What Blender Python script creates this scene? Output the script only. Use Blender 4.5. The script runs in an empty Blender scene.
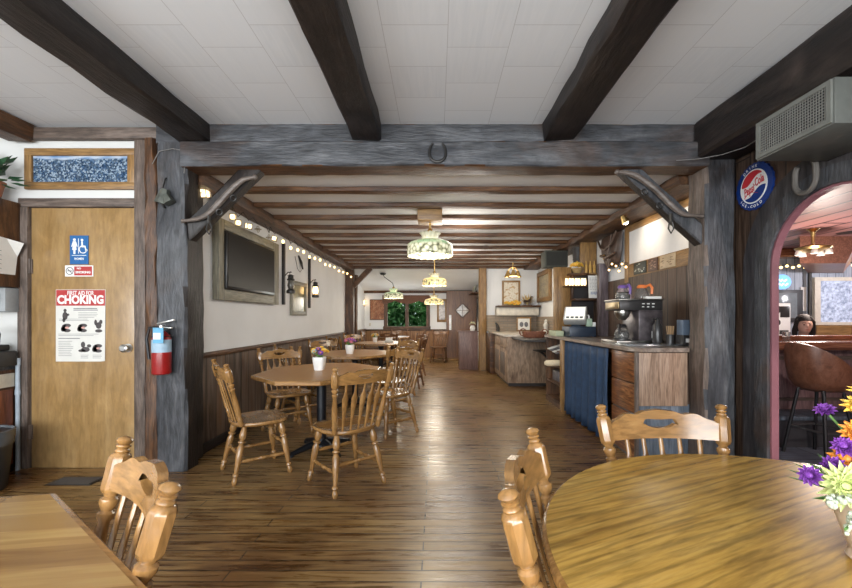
import bpy, bmesh, math, random
from mathutils import Vector, Matrix
random.seed(7)
V = Vector
PI = math.pi
SC = bpy.context.scene
COL = SC.collection
F, H, CX, CY = 402.0, 1.25, 437.0, 318.0

def W(px, py, y):
    """pixel + distance along the room -> (x, z)"""
    return (px - CX) * y / F, H - (py - CY) * y / F

# ------------------------------------------------------------------ materials
MATS = {}

def new_mat(name):
    m = bpy.data.materials.new(name)
    m.use_nodes = True
    nt = m.node_tree
    b = nt.nodes['Principled BSDF']
    return m, nt, b

def lk(nt, a, b):
    nt.links.new(a, b)

def ramp(nt, fac, cols):
    r = nt.nodes.new('ShaderNodeValToRGB')
    e = r.color_ramp.elements
    while len(e) < len(cols):
        e.new(0.5)
    for i, c in enumerate(cols):
        p, c = c if isinstance(c[1], (tuple, list)) else (i / (len(cols) - 1), c)
        e[i].position = p
        e[i].color = (*c, 1)
    lk(nt, fac, r.inputs[0])
    return r.outputs[0]

def coords(nt, scale=(1, 1, 1), loc=(0, 0, 0), rot=(0, 0, 0)):
    t = nt.nodes.new('ShaderNodeTexCoord')
    mp = nt.nodes.new('ShaderNodeMapping')
    mp.inputs['Scale'].default_value = scale
    mp.inputs['Location'].default_value = loc
    mp.inputs['Rotation'].default_value = rot
    lk(nt, t.outputs['Object'], mp.inputs[0])
    return mp.outputs[0]

def noise(nt, vec, scale=5, detail=4, dist=0.0, rough=0.55):
    n = nt.nodes.new('ShaderNodeTexNoise')
    n.inputs['Scale'].default_value = scale
    n.inputs['Detail'].default_value = detail
    n.inputs['Roughness'].default_value = rough
    n.inputs['Distortion'].default_value = dist
    lk(nt, vec, n.inputs['Vector'])
    return n.outputs['Fac']

def mixc(nt, fac, a, b, mode='MIX'):
    m = nt.nodes.new('ShaderNodeMix')
    m.data_type = 'RGBA'
    m.blend_type = mode
    for s, v in ((m.inputs[0], fac), (m.inputs[6], a), (m.inputs[7], b)):
        if hasattr(v, 'is_linked'):
            lk(nt, v, s)
        elif isinstance(v, (int, float)):
            s.default_value = v
        else:
            s.default_value = (*v, 1)
    return m.outputs[2]

def bump(nt, b, h, strength=0.3, dist=0.01):
    n = nt.nodes.new('ShaderNodeBump')
    n.inputs['Strength'].default_value = strength
    n.inputs['Distance'].default_value = dist
    lk(nt, h, n.inputs['Height'])
    lk(nt, n.outputs[0], b.inputs['Normal'])

def plain(name, col, rough=0.5, metal=0.0, emit=0.0, var=0.12, coat=0.0, alpha=None):
    if name in MATS:
        return MATS[name]
    m, nt, b = new_mat(name)
    b.inputs['Roughness'].default_value = rough
    b.inputs['Metallic'].default_value = metal
    b.inputs['Coat Weight'].default_value = coat
    if emit:
        b.inputs['Base Color'].default_value = (*col, 1)
        b.inputs['Emission Color'].default_value = (*col, 1)
        b.inputs['Emission Strength'].default_value = emit
    else:
        v = coords(nt)
        f = noise(nt, v, 14, 4)
        d = tuple(max(0, c * (1 - var)) for c in col)
        u = tuple(min(1, c * (1 + var)) for c in col)
        lk(nt, ramp(nt, f, [(0.3, d), (0.7, u)]), b.inputs['Base Color'])
    MATS[name] = m
    return m

def wood(name, c0, c1, axis='z', rough=0.4, grain=1.0, coat=0.0, c2=None, bmp=0.15, stretch=9.0, dist=1.2, fine=0.4, mottle=0.0, patch=None, waves=0.0):
    """streaky wood, grain running along axis"""
    key = name + '_' + axis
    if key in MATS:
        return MATS[key]
    m, nt, b = new_mat(key)
    s = [stretch * grain] * 3
    s['xyz'.index(axis)] = grain
    v = coords(nt, s)
    big = noise(nt, v, 1.6, 5, dist)
    fin = noise(nt, coords(nt, [x * 4 for x in s]), 2.2, 5, 0.3)
    cols = [(0.25, c0), (0.62, c1)] if c2 is None else [(0.25, c0), (0.5, c1), (0.72, c2)]
    base = ramp(nt, big, cols)
    dk = ramp(nt, fin, [(0.35, (1 - fine,) * 3), (0.6, (1, 1, 1))])
    out = mixc(nt, 1.0, base, dk, 'MULTIPLY')
    if patch:
        pf_ = noise(nt, coords(nt, [max(1, q * .35) for q in s]), 1.4, 6, .8)
        out = mixc(nt, ramp(nt, pf_, [(.55, (0, 0, 0)), (.68, (.8, .8, .8))]), out, patch)
    if waves:
        wv = nt.nodes.new('ShaderNodeTexWave')
        wv.wave_type = 'BANDS'
        wv.bands_direction = 'Y' if axis == 'x' else 'X'
        wv.inputs['Scale'].default_value = 6.5
        wv.inputs['Distortion'].default_value = 9.0
        wv.inputs['Detail'].default_value = 4.0
        wv.inputs['Detail Scale'].default_value = 1.1
        sv = [.9, .9, .9]
        sv['xyz'.index(axis)] = .16
        sv['xyz'.index('y' if axis == 'x' else 'x')] = 1.5
        lk(nt, coords(nt, sv), wv.inputs['Vector'])
        out = mixc(nt, 1.0, out, ramp(nt, wv.outputs['Fac'], [(.0, (1 - waves,) * 3), (.22, (1 - waves * .35,) * 3), (.5, (1, 1, 1))]), 'MULTIPLY')
    if mottle:
        mt = noise(nt, coords(nt, [max(1.0, q * .3) for q in s]), 5.0, 8, .4, .65)
        out = mixc(nt, 1.0, out, ramp(nt, mt, [(.34, (1 - mottle,) * 3), (.60, (1, 1, 1)), (.75, (1.25,) * 3)]), 'MULTIPLY')
    lk(nt, out, b.inputs['Base Color'])
    b.inputs['Roughness'].default_value = rough
    b.inputs['Coat Weight'].default_value = coat
    b.inputs['Coat Roughness'].default_value = 0.15
    if bmp:
        bump(nt, b, fin, bmp, 0.012 if mottle else 0.004)
    MATS[key] = m
    return m

def planks(name, plane, length, width, c1, c2, c3, rough=0.3, mortar=0.003, streak=1.0, off=0.37, coat=0.0, gap=(0.02, 0.012, 0.008), bmp=0.25, wear=None, rrange=None):
    """boards; plane 'xy': boards along x, rows in y; 'zy': along z, rows in y; 'zx' ; 'yx'"""
    if name in MATS:
        return MATS[name]
    m, nt, b = new_mat(name)
    t = nt.nodes.new('ShaderNodeTexCoord')
    sp = nt.nodes.new('ShaderNodeSeparateXYZ')
    cb = nt.nodes.new('ShaderNodeCombineXYZ')
    lk(nt, t.outputs['Object'], sp.inputs[0])
    lk(nt, sp.outputs['xyz'.index(plane[0])], cb.inputs[0])
    lk(nt, sp.outputs['xyz'.index(plane[1])], cb.inputs[1])
    vec = cb.outputs[0]
    br = nt.nodes.new('ShaderNodeTexBrick')
    br.offset = off
    br.inputs['Scale'].default_value = 1
    br.inputs['Brick Width'].default_value = length
    br.inputs['Row Height'].default_value = width
    br.inputs['Mortar Size'].default_value = mortar
    br.inputs['Mortar Smooth'].default_value = 0.2
    br.inputs['Color1'].default_value = (*c1, 1)
    br.inputs['Color2'].default_value = (*c2, 1)
    br.inputs['Mortar'].default_value = (*gap, 1)
    lk(nt, vec, br.inputs['Vector'])
    mp = nt.nodes.new('ShaderNodeMapping')
    mp.inputs['Scale'].default_value = (1.3 * streak, 16 * streak, 1)
    lk(nt, vec, mp.inputs[0])
    n1 = noise(nt, mp.outputs[0], 2.0, 6, 0.8)
    base = mixc(nt, ramp(nt, n1, [(0.38, (0, 0, 0)), (0.66, (1, 1, 1))]), br.outputs['Color'], c3)
    base = mixc(nt, br.outputs['Fac'], base, gap)
    if wear:
        n2 = noise(nt, vec, 1.1, 5, 0.6)
        base = mixc(nt, ramp(nt, n2, [(0.40, (0, 0, 0)), (0.62, (0.75,) * 3)]), base, wear, 'MULTIPLY')
    lk(nt, base, b.inputs['Base Color'])
    b.inputs['Roughness'].default_value = rough
    if rrange:
        lk(nt, ramp(nt, n1, [(0.3, (rrange[0],) * 3), (0.7, (rrange[1],) * 3)]), b.inputs['Roughness'])
    b.inputs['Coat Weight'].default_value = coat
    b.inputs['Coat Roughness'].default_value = 0.12
    if bmp:
        inv = nt.nodes.new('ShaderNodeMath')
        inv.operation = 'SUBTRACT'
        lk(nt, n1, inv.inputs[0])
        lk(nt, br.outputs['Fac'], inv.inputs[1])
        bump(nt, b, inv.outputs[0], bmp, 0.004)
    MATS[name] = m
    return m

def plaster(name, col, scale=9, strength=0.25, rough=0.85, var=0.06):
    if name in MATS:
        return MATS[name]
    m, nt, b = new_mat(name)
    v = coords(nt)
    f = noise(nt, v, scale, 6)
    g = noise(nt, v, 1.2, 3)
    lk(nt, ramp(nt, g, [(0.3, tuple(c * (1 - var) for c in col)), (0.7, tuple(min(1, c * (1 + var)) for c in col))]), b.inputs['Base Color'])
    b.inputs['Roughness'].default_value = rough
    bump(nt, b, f, strength, 0.01)
    MATS[name] = m
    return m

# ------------------------------------------------------------------ mesh builder
class MB:
    def __init__(s, mat=None):
        s.v, s.f, s.fm, s.mats = [], [], [], []
        s.cur = 0
        if mat:
            s.m(mat)

    def m(s, mat):
        if mat not in s.mats:
            s.mats.append(mat)
        s.cur = s.mats.index(mat)
        return s

    def add(s, vs, fs, mat=None):
        if mat:
            s.m(mat)
        o = len(s.v)
        s.v.extend(V(p) for p in vs)
        for f in fs:
            s.f.append([i + o for i in f])
            s.fm.append(s.cur)
        return s

    def box(s, c, d, rot=None, bev=0.0):
        """centre, full sizes"""
        if bev <= 0:
            x, y, z = d[0] / 2, d[1] / 2, d[2] / 2
            vs = [V((a, b, e)) for a in (-x, x) for b in (-y, y) for e in (-z, z)]
            fs = [(0, 1, 3, 2), (4, 6, 7, 5), (0, 4, 5, 1), (2, 3, 7, 6), (0, 2, 6, 4), (1, 5, 7, 3)]
        else:
            bm = bmesh.new()
            bmesh.ops.create_cube(bm, size=1)
            bmesh.ops.scale(bm, vec=d, verts=bm.verts)
            bmesh.ops.bevel(bm, geom=bm.edges[:], offset=min(bev, min(d) * 0.45), segments=2, profile=0.5, affect='EDGES')
            bm.verts.index_update()
            vs = [v.co.copy() for v in bm.verts]
            fs = [[v.index for v in f.verts] for f in bm.faces]
            bm.free()
        if rot is not None:
            vs = [rot @ v for v in vs]
        c = V(c)
        return s.add([v + c for v in vs], fs)

    def bb(s, x0, x1, y0, y1, z0, z1, bev=0.0):
        return s.box(((x0 + x1) / 2, (y0 + y1) / 2, (z0 + z1) / 2), (abs(x1 - x0), abs(y1 - y0), abs(z1 - z0)), None, bev)

    def bar(s, p0, p1, w, h, up=(0, 0, 1), bev=0.0):
        p0, p1 = V(p0), V(p1)
        d = (p1 - p0)
        L = d.length
        d.normalize()
        u = V(up) - d * V(up).dot(d)
        u.normalize()
        r = u.cross(d)
        M = Matrix((d, r, u)).transposed()
        return s.box((p0 + p1) / 2, (L, w, h), M, bev)

    def rough(s, p0, p1, w, h, up=(0, 0, 1), seg=0.16, jit=0.006, ch=0.02, matfn=None, wave=0.0):
        """hand hewn timber: chamfered section with uneven faces"""
        p0, p1 = V(p0), V(p1)
        d = p1 - p0
        L = d.length
        d.normalize()
        u = V(up) - d * V(up).dot(d)
        u.normalize()
        r = u.cross(d)
        n = max(2, int(L / seg))
        a, b = w / 2, h / 2
        sec = [(-a + ch, -b), (a - ch, -b), (a, -b + ch), (a, b - ch), (a - ch, b), (-a + ch, b), (-a, b - ch), (-a, -b + ch)]
        vs, fs = [], []
        ph = random.random() * 6
        for i in range(n + 1):
            c = p0 + d * (L * i / n)
            wv = wave * math.sin(ph + i * 0.9)
            for (x, y) in sec:
                vs.append(c + r * (x + random.uniform(-jit, jit) + wv) + u * (y + random.uniform(-jit, jit)))
        for i in range(n):
            for k in range(8):
                k2 = (k + 1) % 8
                fs.append((i * 8 + k, i * 8 + k2, (i + 1) * 8 + k2, (i + 1) * 8 + k))
        fs.append(tuple(range(7, -1, -1)))
        fs.append(tuple(n * 8 + k for k in range(8)))
        if matfn is None:
            return s.add(vs, fs)
        for f in fs:
            pts = [vs[i] for i in f]
            nr = (pts[1] - pts[0]).cross(pts[2] - pts[0])
            if nr.length:
                nr.normalize()
            s.m(matfn(nr))
            o = len(s.v)
            s.v.extend(V(p) for p in pts)
            s.f.append([o + i for i in range(len(pts))])
            s.fm.append(s.cur)
        return s

    def lathe(s, p0, p1, prof, n=12, cap=True, sx=1.0):
        """prof: (t along p0->p1 in 0..1, radius)"""
        p0, p1 = V(p0), V(p1)
        d = (p1 - p0)
        dn = d.normalized()
        u = dn.orthogonal()
        if abs(dn.z) > 0.9:
            u = V((1, 0, 0)) - dn * dn.x
        u.normalize()
        w = dn.cross(u)
        vs, fs = [], []
        for (t, r) in prof:
            c = p0 + d * t
            for k in range(n):
                a = 2 * PI * k / n
                vs.append(c + u * (math.cos(a) * r * sx) + w * (math.sin(a) * r))
        for i in range(len(prof) - 1):
            for k in range(n):
                k2 = (k + 1) % n
                fs.append((i * n + k, i * n + k2, (i + 1) * n + k2, (i + 1) * n + k))
        if cap:
            fs.append(tuple(range(n - 1, -1, -1)))
            fs.append(tuple((len(prof) - 1) * n + k for k in range(n)))
        return s.add(vs, fs)

    def cyl(s, p0, p1, r0, r1=None, n=14, cap=True):
        return s.lathe(p0, p1, [(0, r0), (1, r0 if r1 is None else r1)], n, cap)

    def tube(s, pts, r, n=8, closed=False, ell=1.0):
        pts = [V(p) for p in pts]
        N = len(pts)
        rs = r if isinstance(r, (list, tuple)) else [r] * N
        vs, fs = [], []
        up = None
        for i in range(N):
            a = pts[i - 1] if (i > 0 or closed) else pts[i]
            b = pts[(i + 1) % N] if (i < N - 1 or closed) else pts[i]
            d = (b - a).normalized()
            if up is None:
                up = d.orthogonal().normalized()
            up = (up - d * up.dot(d))
            up = up.normalized() if up.length > 1e-6 else d.orthogonal().normalized()
            w = d.cross(up)
            for k in range(n):
                an = 2 * PI * k / n
                vs.append(pts[i] + up * (math.cos(an) * rs[i] * ell) + w * (math.sin(an) * rs[i]))
        M = N if closed else N - 1
        for i in range(M):
            j = (i + 1) % N
            for k in range(n):
                k2 = (k + 1) % n
                fs.append((i * n + k, i * n + k2, j * n + k2, j * n + k))
        if not closed:
            fs.append(tuple(range(n - 1, -1, -1)))
            fs.append(tuple((N - 1) * n + k for k in range(n)))
        return s.add(vs, fs)

    def loft(s, secs, cap=True, closed=True):
        n = len(secs[0])
        vs = [p for q in secs for p in q]
        fs = []
        for i in range(len(secs) - 1):
            for k in range(n if closed else n - 1):
                k2 = (k + 1) % n
                fs.append((i * n + k, i * n + k2, (i + 1) * n + k2, (i + 1) * n + k))
        if cap:
            fs.append(tuple(range(n - 1, -1, -1)))
            fs.append(tuple((len(secs) - 1) * n + k for k in range(n)))
        return s.add(vs, fs)

    def poly(s, pts2, O, R, U, th, bev=0.0):
        """2D outline on a plane, extruded towards the viewer by th"""
        O, R, U = V(O), V(R), V(U)
        N = R.cross(U)
        n = len(pts2)
        vs = [O + R * x + U * y for x, y in pts2] + [O + R * x + U * y + N * th for x, y in pts2]
        fs = [tuple(range(n - 1, -1, -1)), tuple(range(n, 2 * n))]
        fs += [(k, (k + 1) % n, n + (k + 1) % n, n + k) for k in range(n)]
        return s.add(vs, fs)

    def rect(s, x0, y0, x1, y1, O, R, U, th, z=0.0):
        N = V(R).cross(V(U))
        return s.poly([(x0, y0), (x1, y0), (x1, y1), (x0, y1)], V(O) + N * z, R, U, th)

    def disc(s, cx, cy, r, O, R, U, th, n=24, ry=None, z=0.0):
        ry = r if ry is None else ry
        N = V(R).cross(V(U))
        return s.poly([(cx + r * math.cos(2 * PI * k / n), cy + ry * math.sin(2 * PI * k / n)) for k in range(n)], V(O) + N * z, R, U, th)

    def ball(s, c, r, sc=(1, 1, 1), seg=12, rings=8, rot=None):
        c = V(c)
        vs, fs = [], []
        for i in range(rings + 1):
            th = PI * i / rings
            for k in range(seg):
                a = 2 * PI * k / seg
                p = V((math.sin(th) * math.cos(a) * r * sc[0], math.sin(th) * math.sin(a) * r * sc[1], math.cos(th) * r * sc[2]))
                vs.append(c + (rot @ p if rot else p))
        for i in range(rings):
            for k in range(seg):
                k2 = (k + 1) % seg
                fs.append((i * seg + k, (i + 1) * seg + k, (i + 1) * seg + k2, i * seg + k2))
        return s.add(vs, fs)

    def ring(s, c, R, r, nrm=(0, 0, 1), n=20, m=8, a0=0, a1=2 * PI):
        nrm = V(nrm).normalized()
        u = nrm.orthogonal().normalized()
        w = nrm.cross(u)
        full = abs(a1 - a0 - 2 * PI) < 1e-6
        N = n if full else n + 1
        pts = [V(c) + u * (R * math.cos(a0 + (a1 - a0) * k / n)) + w * (R * math.sin(a0 + (a1 - a0) * k / n)) for k in range(N)]
        return s.tube(pts, r, m, closed=full)

    def text(s, body, size, O, R, U, th=0.001, shear=0.0, fat=0.0, sx=1.0, z=0.0, fit=None):
        cu = bpy.data.curves.new('t', 'FONT')
        cu.body = body
        cu.size = size
        cu.align_x = 'CENTER'
        cu.align_y = 'CENTER'
        cu.shear = shear
        cu.offset = fat
        cu.extrude = th / 2
        cu.resolution_u = 3
        ob = bpy.data.objects.new('t', cu)
        COL.objects.link(ob)
        dg = bpy.context.evaluated_depsgraph_get()
        me = bpy.data.meshes.new_from_object(ob.evaluated_get(dg))
        R, U, O = V(R), V(U), V(O)
        N = R.cross(U)
        if fit and len(me.vertices):
            wd = max(v.co.x for v in me.vertices) - min(v.co.x for v in me.vertices)
            sx = fit / wd
        vs = [O + R * (v.co.x * sx) + U * v.co.y + N * (v.co.z + th / 2 + z) for v in me.vertices]
        s.add(vs, [tuple(p.vertices) for p in me.polygons])
        bpy.data.objects.remove(ob)
        bpy.data.curves.remove(cu)
        bpy.data.meshes.remove(me)
        return s

    def build(s, name, parent=None, smooth=35, local=False, rz=0.0, origin=None):
        if parent is not None:
            off = V((0, 0, 0)) if local else None
            inv = Matrix.Identity(4) if local else wmat(parent).inverted()
            vs = [inv @ v for v in s.v]
            loc = V((0, 0, 0))
        else:
            if origin is None:
                lo = [min(v[i] for v in s.v) for i in range(3)]
                hi = [max(v[i] for v in s.v) for i in range(3)]
                origin = V(((lo[0] + hi[0]) / 2, (lo[1] + hi[1]) / 2, lo[2]))
            loc = V(origin)
            vs = [v - loc for v in s.v]
        me = bpy.data.meshes.new(name)
        me.from_pydata([tuple(v) for v in vs], [], s.f)
        for mt in s.mats:
            me.materials.append(mt)
        for p, i in zip(me.polygons, s.fm):
            p.material_index = i
        bm = bmesh.new()
        bm.from_mesh(me)
        bmesh.ops.remove_doubles(bm, verts=bm.verts, dist=1e-5)
        bmesh.ops.recalc_face_normals(bm, faces=bm.faces)
        bm.to_mesh(me)
        bm.free()
        if smooth:
            for p in me.polygons:
                p.use_smooth = True
            me.set_sharp_from_angle(angle=math.radians(smooth))
        me.update()
        o = bpy.data.objects.new(name, me)
        COL.objects.link(o)
        o.location = loc
        o.rotation_euler = (0, 0, rz)
        if parent is not None:
            o.parent = parent
        return o

def wmat(o):
    m = Matrix.Identity(4)
    while o is not None:
        m = Matrix.Translation(o.location) @ Matrix.Rotation(o.rotation_euler.z, 4, 'Z') @ m
        o = o.parent
    return m

def tag(o, label, cat, group=None, kind=None):
    o['label'] = label
    o['category'] = cat
    if group:
        o['group'] = group
    if kind:
        o['kind'] = kind
    return o

def thing(name, label, cat, loc=(0, 0, 0), rz=0.0, group=None, kind=None):
    o = bpy.data.objects.new(name, None)
    o.empty_display_size = 0.05
    COL.objects.link(o)
    o.location = loc
    o.rotation_euler = (0, 0, rz)
    return tag(o, label, cat, group, kind)

def struct(mb, name, label, cat, smooth=35):
    return tag(mb.build(name, smooth=smooth), label, cat, kind='structure')

def dup(root, loc, rz, label, group=None):
    r = root.copy()
    COL.objects.link(r)
    r.location = loc
    r.rotation_euler = (0, 0, rz)
    r['label'] = label
    if group:
        r['group'] = group
    for ch in list(root.children):
        c = ch.copy()
        COL.objects.link(c)
        c.parent = r
        for g in list(ch.children):
            d = g.copy()
            COL.objects.link(d)
            d.parent = c
    return r

X, Y, Z = V((1, 0, 0)), V((0, 1, 0)), V((0, 0, 1))
# viewer planes: looking at a wall that faces -Y: R=X; wall facing +X: R=+Y; wall facing -X: R=-Y

# ------------------------------------------------------------------ palette
GREY_B = dict(c0=(0.028, 0.029, 0.033), c1=(0.068, 0.071, 0.080), c2=(0.13, 0.132, 0.140), rough=0.5, bmp=0.6, stretch=6, fine=.35, mottle=.55, patch=(.075, .05, .04))
def grey(ax): return wood('greyed_timber', axis=ax, **GREY_B)
def brown(ax): return wood('brown_timber', (0.030, 0.011, 0.004), (0.105, 0.043, 0.015), ax, 0.5, c2=(0.20, 0.093, 0.036), bmp=0.6, stretch=7, mottle=.5)
def dark(ax): return wood('dark_timber', (0.006, 0.004, 0.0035), (0.018, 0.012, 0.010), ax, 0.5, c2=(0.04, 0.028, 0.023), bmp=0.6, stretch=6, mottle=.4, patch=(.07, .05, .042))
def joistm(ax): return wood('joist_timber', (0.034, 0.012, 0.004), (0.12, 0.048, 0.015), ax, 0.5, c2=(0.21, 0.098, 0.036), bmp=0.5, stretch=7, mottle=.4)
def trimw(ax): return wood('weathered_trim', (0.07, 0.05, 0.04), (0.17, 0.125, 0.10), ax, 0.6, c2=(0.25, 0.2, 0.17), bmp=0.4, stretch=9, mottle=.4)
def oak(ax): return wood('honey_oak', (0.19, 0.088, 0.026), (0.31, 0.160, 0.052), ax, 0.26, c2=(0.39, 0.215, 0.080), coat=0.4, bmp=0.05, stretch=7, fine=0.35)
def gold(ax): return wood('gold_pine', (0.17, 0.085, 0.027), (0.29, 0.16, 0.055), ax, 0.45, c2=(0.37, 0.22, 0.085), bmp=0.1)
def walnut(ax): return wood('dark_chair_wood', (0.07, 0.026, 0.010), (0.17, 0.07, 0.024), ax, 0.38, c2=(0.24, 0.11, 0.042), coat=0.1, bmp=0.05)
WHITE = plaster('white_plaster', (0.76, 0.77, 0.78))
BLACK = plain('black_metal', (0.02, 0.02, 0.022), 0.4, 0.3)
IRON = plain('dark_iron', (0.05, 0.048, 0.046), 0.45, 0.8)
STEEL = plain('brushed_steel', (0.55, 0.55, 0.54), 0.3, 1.0)
BRASS = plain('brass', (0.65, 0.45, 0.18), 0.3, 1.0)
CREAM = plain('cream_plastic', (0.62, 0.58, 0.48), 0.45)
PAPER = plain('white_paper', (0.75, 0.74, 0.70), 0.8, var=0.03)
INK = plain('grey_ink', (0.16, 0.16, 0.17), 0.8)
RED = plain('red_enamel', (0.26, 0.010, 0.010), 0.3)
GLASSY = plain('black_glass', (0.010, 0.008, 0.006), 0.35)
GLASSY.node_tree.nodes['Principled BSDF'].inputs['Specular IOR Level'].default_value = .12
# ================================================================== SETTING
FLOORM = planks('oak_floor', 'xy', 1.5, 0.085, (0.085, 0.038, 0.011), (0.22, 0.122, 0.038), (0.34, 0.215, 0.085), rough=0.27, mortar=0.004,
                wear=(0.40, 0.24, 0.16), rrange=(0.2, 0.42), bmp=0.35, coat=0.08)
struct(MB(FLOORM).bb(-4.6, 2.56, -2.3, 12.4, -0.1, 0.0), 'floor', 'worn glossy brown floorboards running across the whole dining room', 'floor')
BARFLOOR = planks('bar_tiles', 'xy', 0.4, 0.4, (0.13, 0.15, 0.20), (0.20, 0.23, 0.29), (0.26, 0.29, 0.35), rough=0.35, off=0.0, mortar=0.006)
struct(MB(BARFLOOR).bb(2.52, 9.2, -2.3, 7.0, -0.1, 0.0), 'floor_bar', 'slate grey tiled floor of the bar beyond the arch', 'floor')

CEILM = planks('ceiling_tiles', 'yx', 0.36, 0.36, (0.69, 0.71, 0.735), (0.75, 0.765, 0.785), (0.74, 0.755, 0.775), rough=0.9, mortar=0.002, off=0.5, gap=(0.52, 0.52, 0.53), bmp=0.08)
struct(MB(CEILM).bb(-4.6, 2.56, -2.3, 3.42, 2.84, 2.92), 'ceiling', 'white square tiled ceiling over the front dining area', 'ceiling')
CEIL2 = plaster('ceiling_white', (0.78, 0.79, 0.80), 5, 0.1)
struct(MB(CEIL2).bb(-2.3, 2.56, 3.42, 9.95, 2.515, 2.62), 'ceiling_joisted', 'white boards showing between the dark joists of the long room', 'ceiling')
c = MB(CEIL2)
c.poly([(9.7, 2.52), (12.3, 2.04), (12.3, 2.14), (9.7, 2.62)], (-2.3, 0, 0), Y, Z, 4.9)
struct(c, 'ceiling_far', 'pale sloping ceiling of the far dining room', 'ceiling')

# --- restroom wall
w = MB(plaster('wall_white', (0.64, 0.64, 0.62)))
w.bb(-4.6, -3.44, 3.36, 3.5, 0, 2.84).bb(-3.44, -2.46, 3.36, 3.5, 2.19, 2.84).bb(-2.46, -2.2, 3.36, 3.5, 0, 2.84)
struct(w, 'wall_front', 'white wall around the restroom door', 'wall')
struct(MB(plaster('wall_white', (0, 0, 0))).bb(-4.7, -4.6, -2.3, 3.5, 0, 2.84), 'wall_west', 'plain white side wall of the front dining area', 'wall')
t = MB(trimw('z'))
t.bb(-3.475, -3.39, 3.325, 3.40, 0, 2.17, .006).bb(-2.508, -2.415, 3.325, 3.40, 0, 2.80, .006)
t.m(trimw('x')).bb(-3.475, -2.509, 3.33, 3.40, 2.172, 2.245, .006)
struct(t, 'trim_1', 'weathered brown casing boards around the restroom door', 'trim')
struct(MB(trimw('x')).bb(-3.42, -2.3, 3.30, 3.36, 2.725, 2.82, .008), 'trim_2', 'weathered board along the top of the restroom wall', 'trim')
d = thing('door_1', 'flat honey brown restroom door carrying the blue sign and first aid poster', 'door', (-2.95, 3.355, 0), kind='structure')
DOORM = wood('door_veneer', (0.26, 0.150, 0.052), (0.36, 0.220, 0.088), 'z', 0.28, c2=(0.42, 0.270, 0.118), bmp=0.02, stretch=5, fine=0.16, mottle=.18, coat=0.3)
MB(DOORM).bb(-3.385, -2.513, 3.355, 3.40, 0.001, 2.168, .003).build('door_slab', d)
k = MB(STEEL)
k.lathe((-2.575, 3.355, 1.0), (-2.575, 3.285, 1.0), [(0, .036), (.08, .036), (.12, .018), (.45, .016), (.6, .032), (.85, .034), (1, .02)], 18)
k.build('door_knob', d)
for z in (1.68, 0.3):
    MB(trimw('z')).bb(-3.392, -3.37, 3.345, 3.356, z - .06, z + .06, .003).cyl((-3.388, 3.343, z - .06), (-3.388, 3.343, z + .06), .007).build('hinge', d)

# --- left wall of the long room
struct(MB(WHITE).bb(-2.3, -2.2, 3.45, 9.55, 0, 2.52).bb(-2.3, -2.2, 10.15, 12.3, 0, 2.52), 'wall_left', 'rough white plaster wall over the board wainscot', 'wall')
struct(MB(WHITE).bb(-2.3, -2.2, 9.55, 10.15, 0, 2.62), 'wall_left_far', 'narrow white plaster strip between the far brown posts', 'wall')
WAINS = planks('wainscot_boards', 'zy', 3.0, 0.17, (0.018, 0.010, 0.006), (0.15, 0.082, 0.042), (0.17, 0.13, 0.105), rough=0.45, mortar=0.007, streak=0.7, bmp=0.5)
struct(MB(WAINS).bb(-2.2, -2.165, 3.5, 12.2, 0.0, 0.88), 'wainscot', 'dark worn vertical board wainscot along the white wall', 'wainscot')
struct(MB(brown('y')).bb(-2.2, -2.135, 3.5, 12.2, 0.88, 0.925, .01), 'trim_3', 'brown chair rail capping the board wainscot', 'trim')
struct(MB(dark('y')).bb(-2.165, -2.14, 3.5, 12.2, 0.0, 0.09, .006), 'baseboard_left', 'dark baseboard under the board wainscot', 'baseboard')

# --- far wall with its window
FW = 12.2
wl = MB(WHITE)
x0, x1 = W(386, 0, FW)[0], W(428, 0, FW)[0]
z1, z0 = W(0, 298, FW)[1], W(0, 327, FW)[1]
wl.bb(-2.3, x0, FW, FW + .12, 0, 2.6).bb(x1, 1.4, FW, FW + .12, 0, 2.6).bb(x0, x1, FW, FW + .12, 0, z0).bb(x0, x1, FW, FW + .12, z1, 2.6)
struct(wl, 'wall_far', 'white plaster end wall holding the garden window', 'wall')
FWAINS = planks('far_wainscot', 'zx', 3.0, 0.12, (0.13, 0.05, 0.016), (0.27, 0.125, 0.042), (0.31, 0.16, 0.065), rough=0.5, mortar=0.004)
struct(MB(FWAINS).bb(-2.16, 0.3, FW - .03, FW, 0, 0.86).m(brown('x')).bb(-2.16, 0.3, FW - .05, FW, .86, .91, .008), 'wainscot_far', 'reddish brown board wainscot under the garden window', 'wainscot')
struct(MB(brown('x')).bb(-2.2, 1.3, FW - .1, FW, 2.0, 2.09, .01), 'trim_4', 'brown beam across the top of the far end wall', 'trim')
wn = thing('window_1', 'brown two-pane window showing green leaves at the far end', 'window', ((x0 + x1) / 2, FW, z0), kind='structure')
fr = MB(brown('z'))
fr.bb(x0 - .06, x0 + .05, FW - .04, FW + .06, z0 - .06, z1 + .06).bb(x1 - .05, x1 + .06, FW - .04, FW + .06, z0 - .06, z1 + .06)
fr.bb((x0 + x1) / 2 - .05, (x0 + x1) / 2 + .05, FW - .03, FW + .06, z0, z1)
fr.m(brown('x')).bb(x0 - .06, x1 + .06, FW - .05, FW + .06, z1, z1 + .07).bb(x0 - .08, x1 + .08, FW - .08, FW + .06, z0 - .07, z0 + .02)
fr.build('window_frame', wn)
gl, nt, b = new_mat('window_glass')
b.inputs['Transmission Weight'].default_value = 1
b.inputs['Roughness'].default_value = 0.0
b.inputs['IOR'].default_value = 1.02
MB(gl).bb(x0 + .04, x1 - .04, FW + .03, FW + .034, z0, z1).build('pane', wn)
va = MB(plain('valance_cloth', (0.13, 0.06, 0.035), 0.8))
pts = [(x0 - .1, z1 + .08), (x0 - .1, z1 - .14)]
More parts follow.
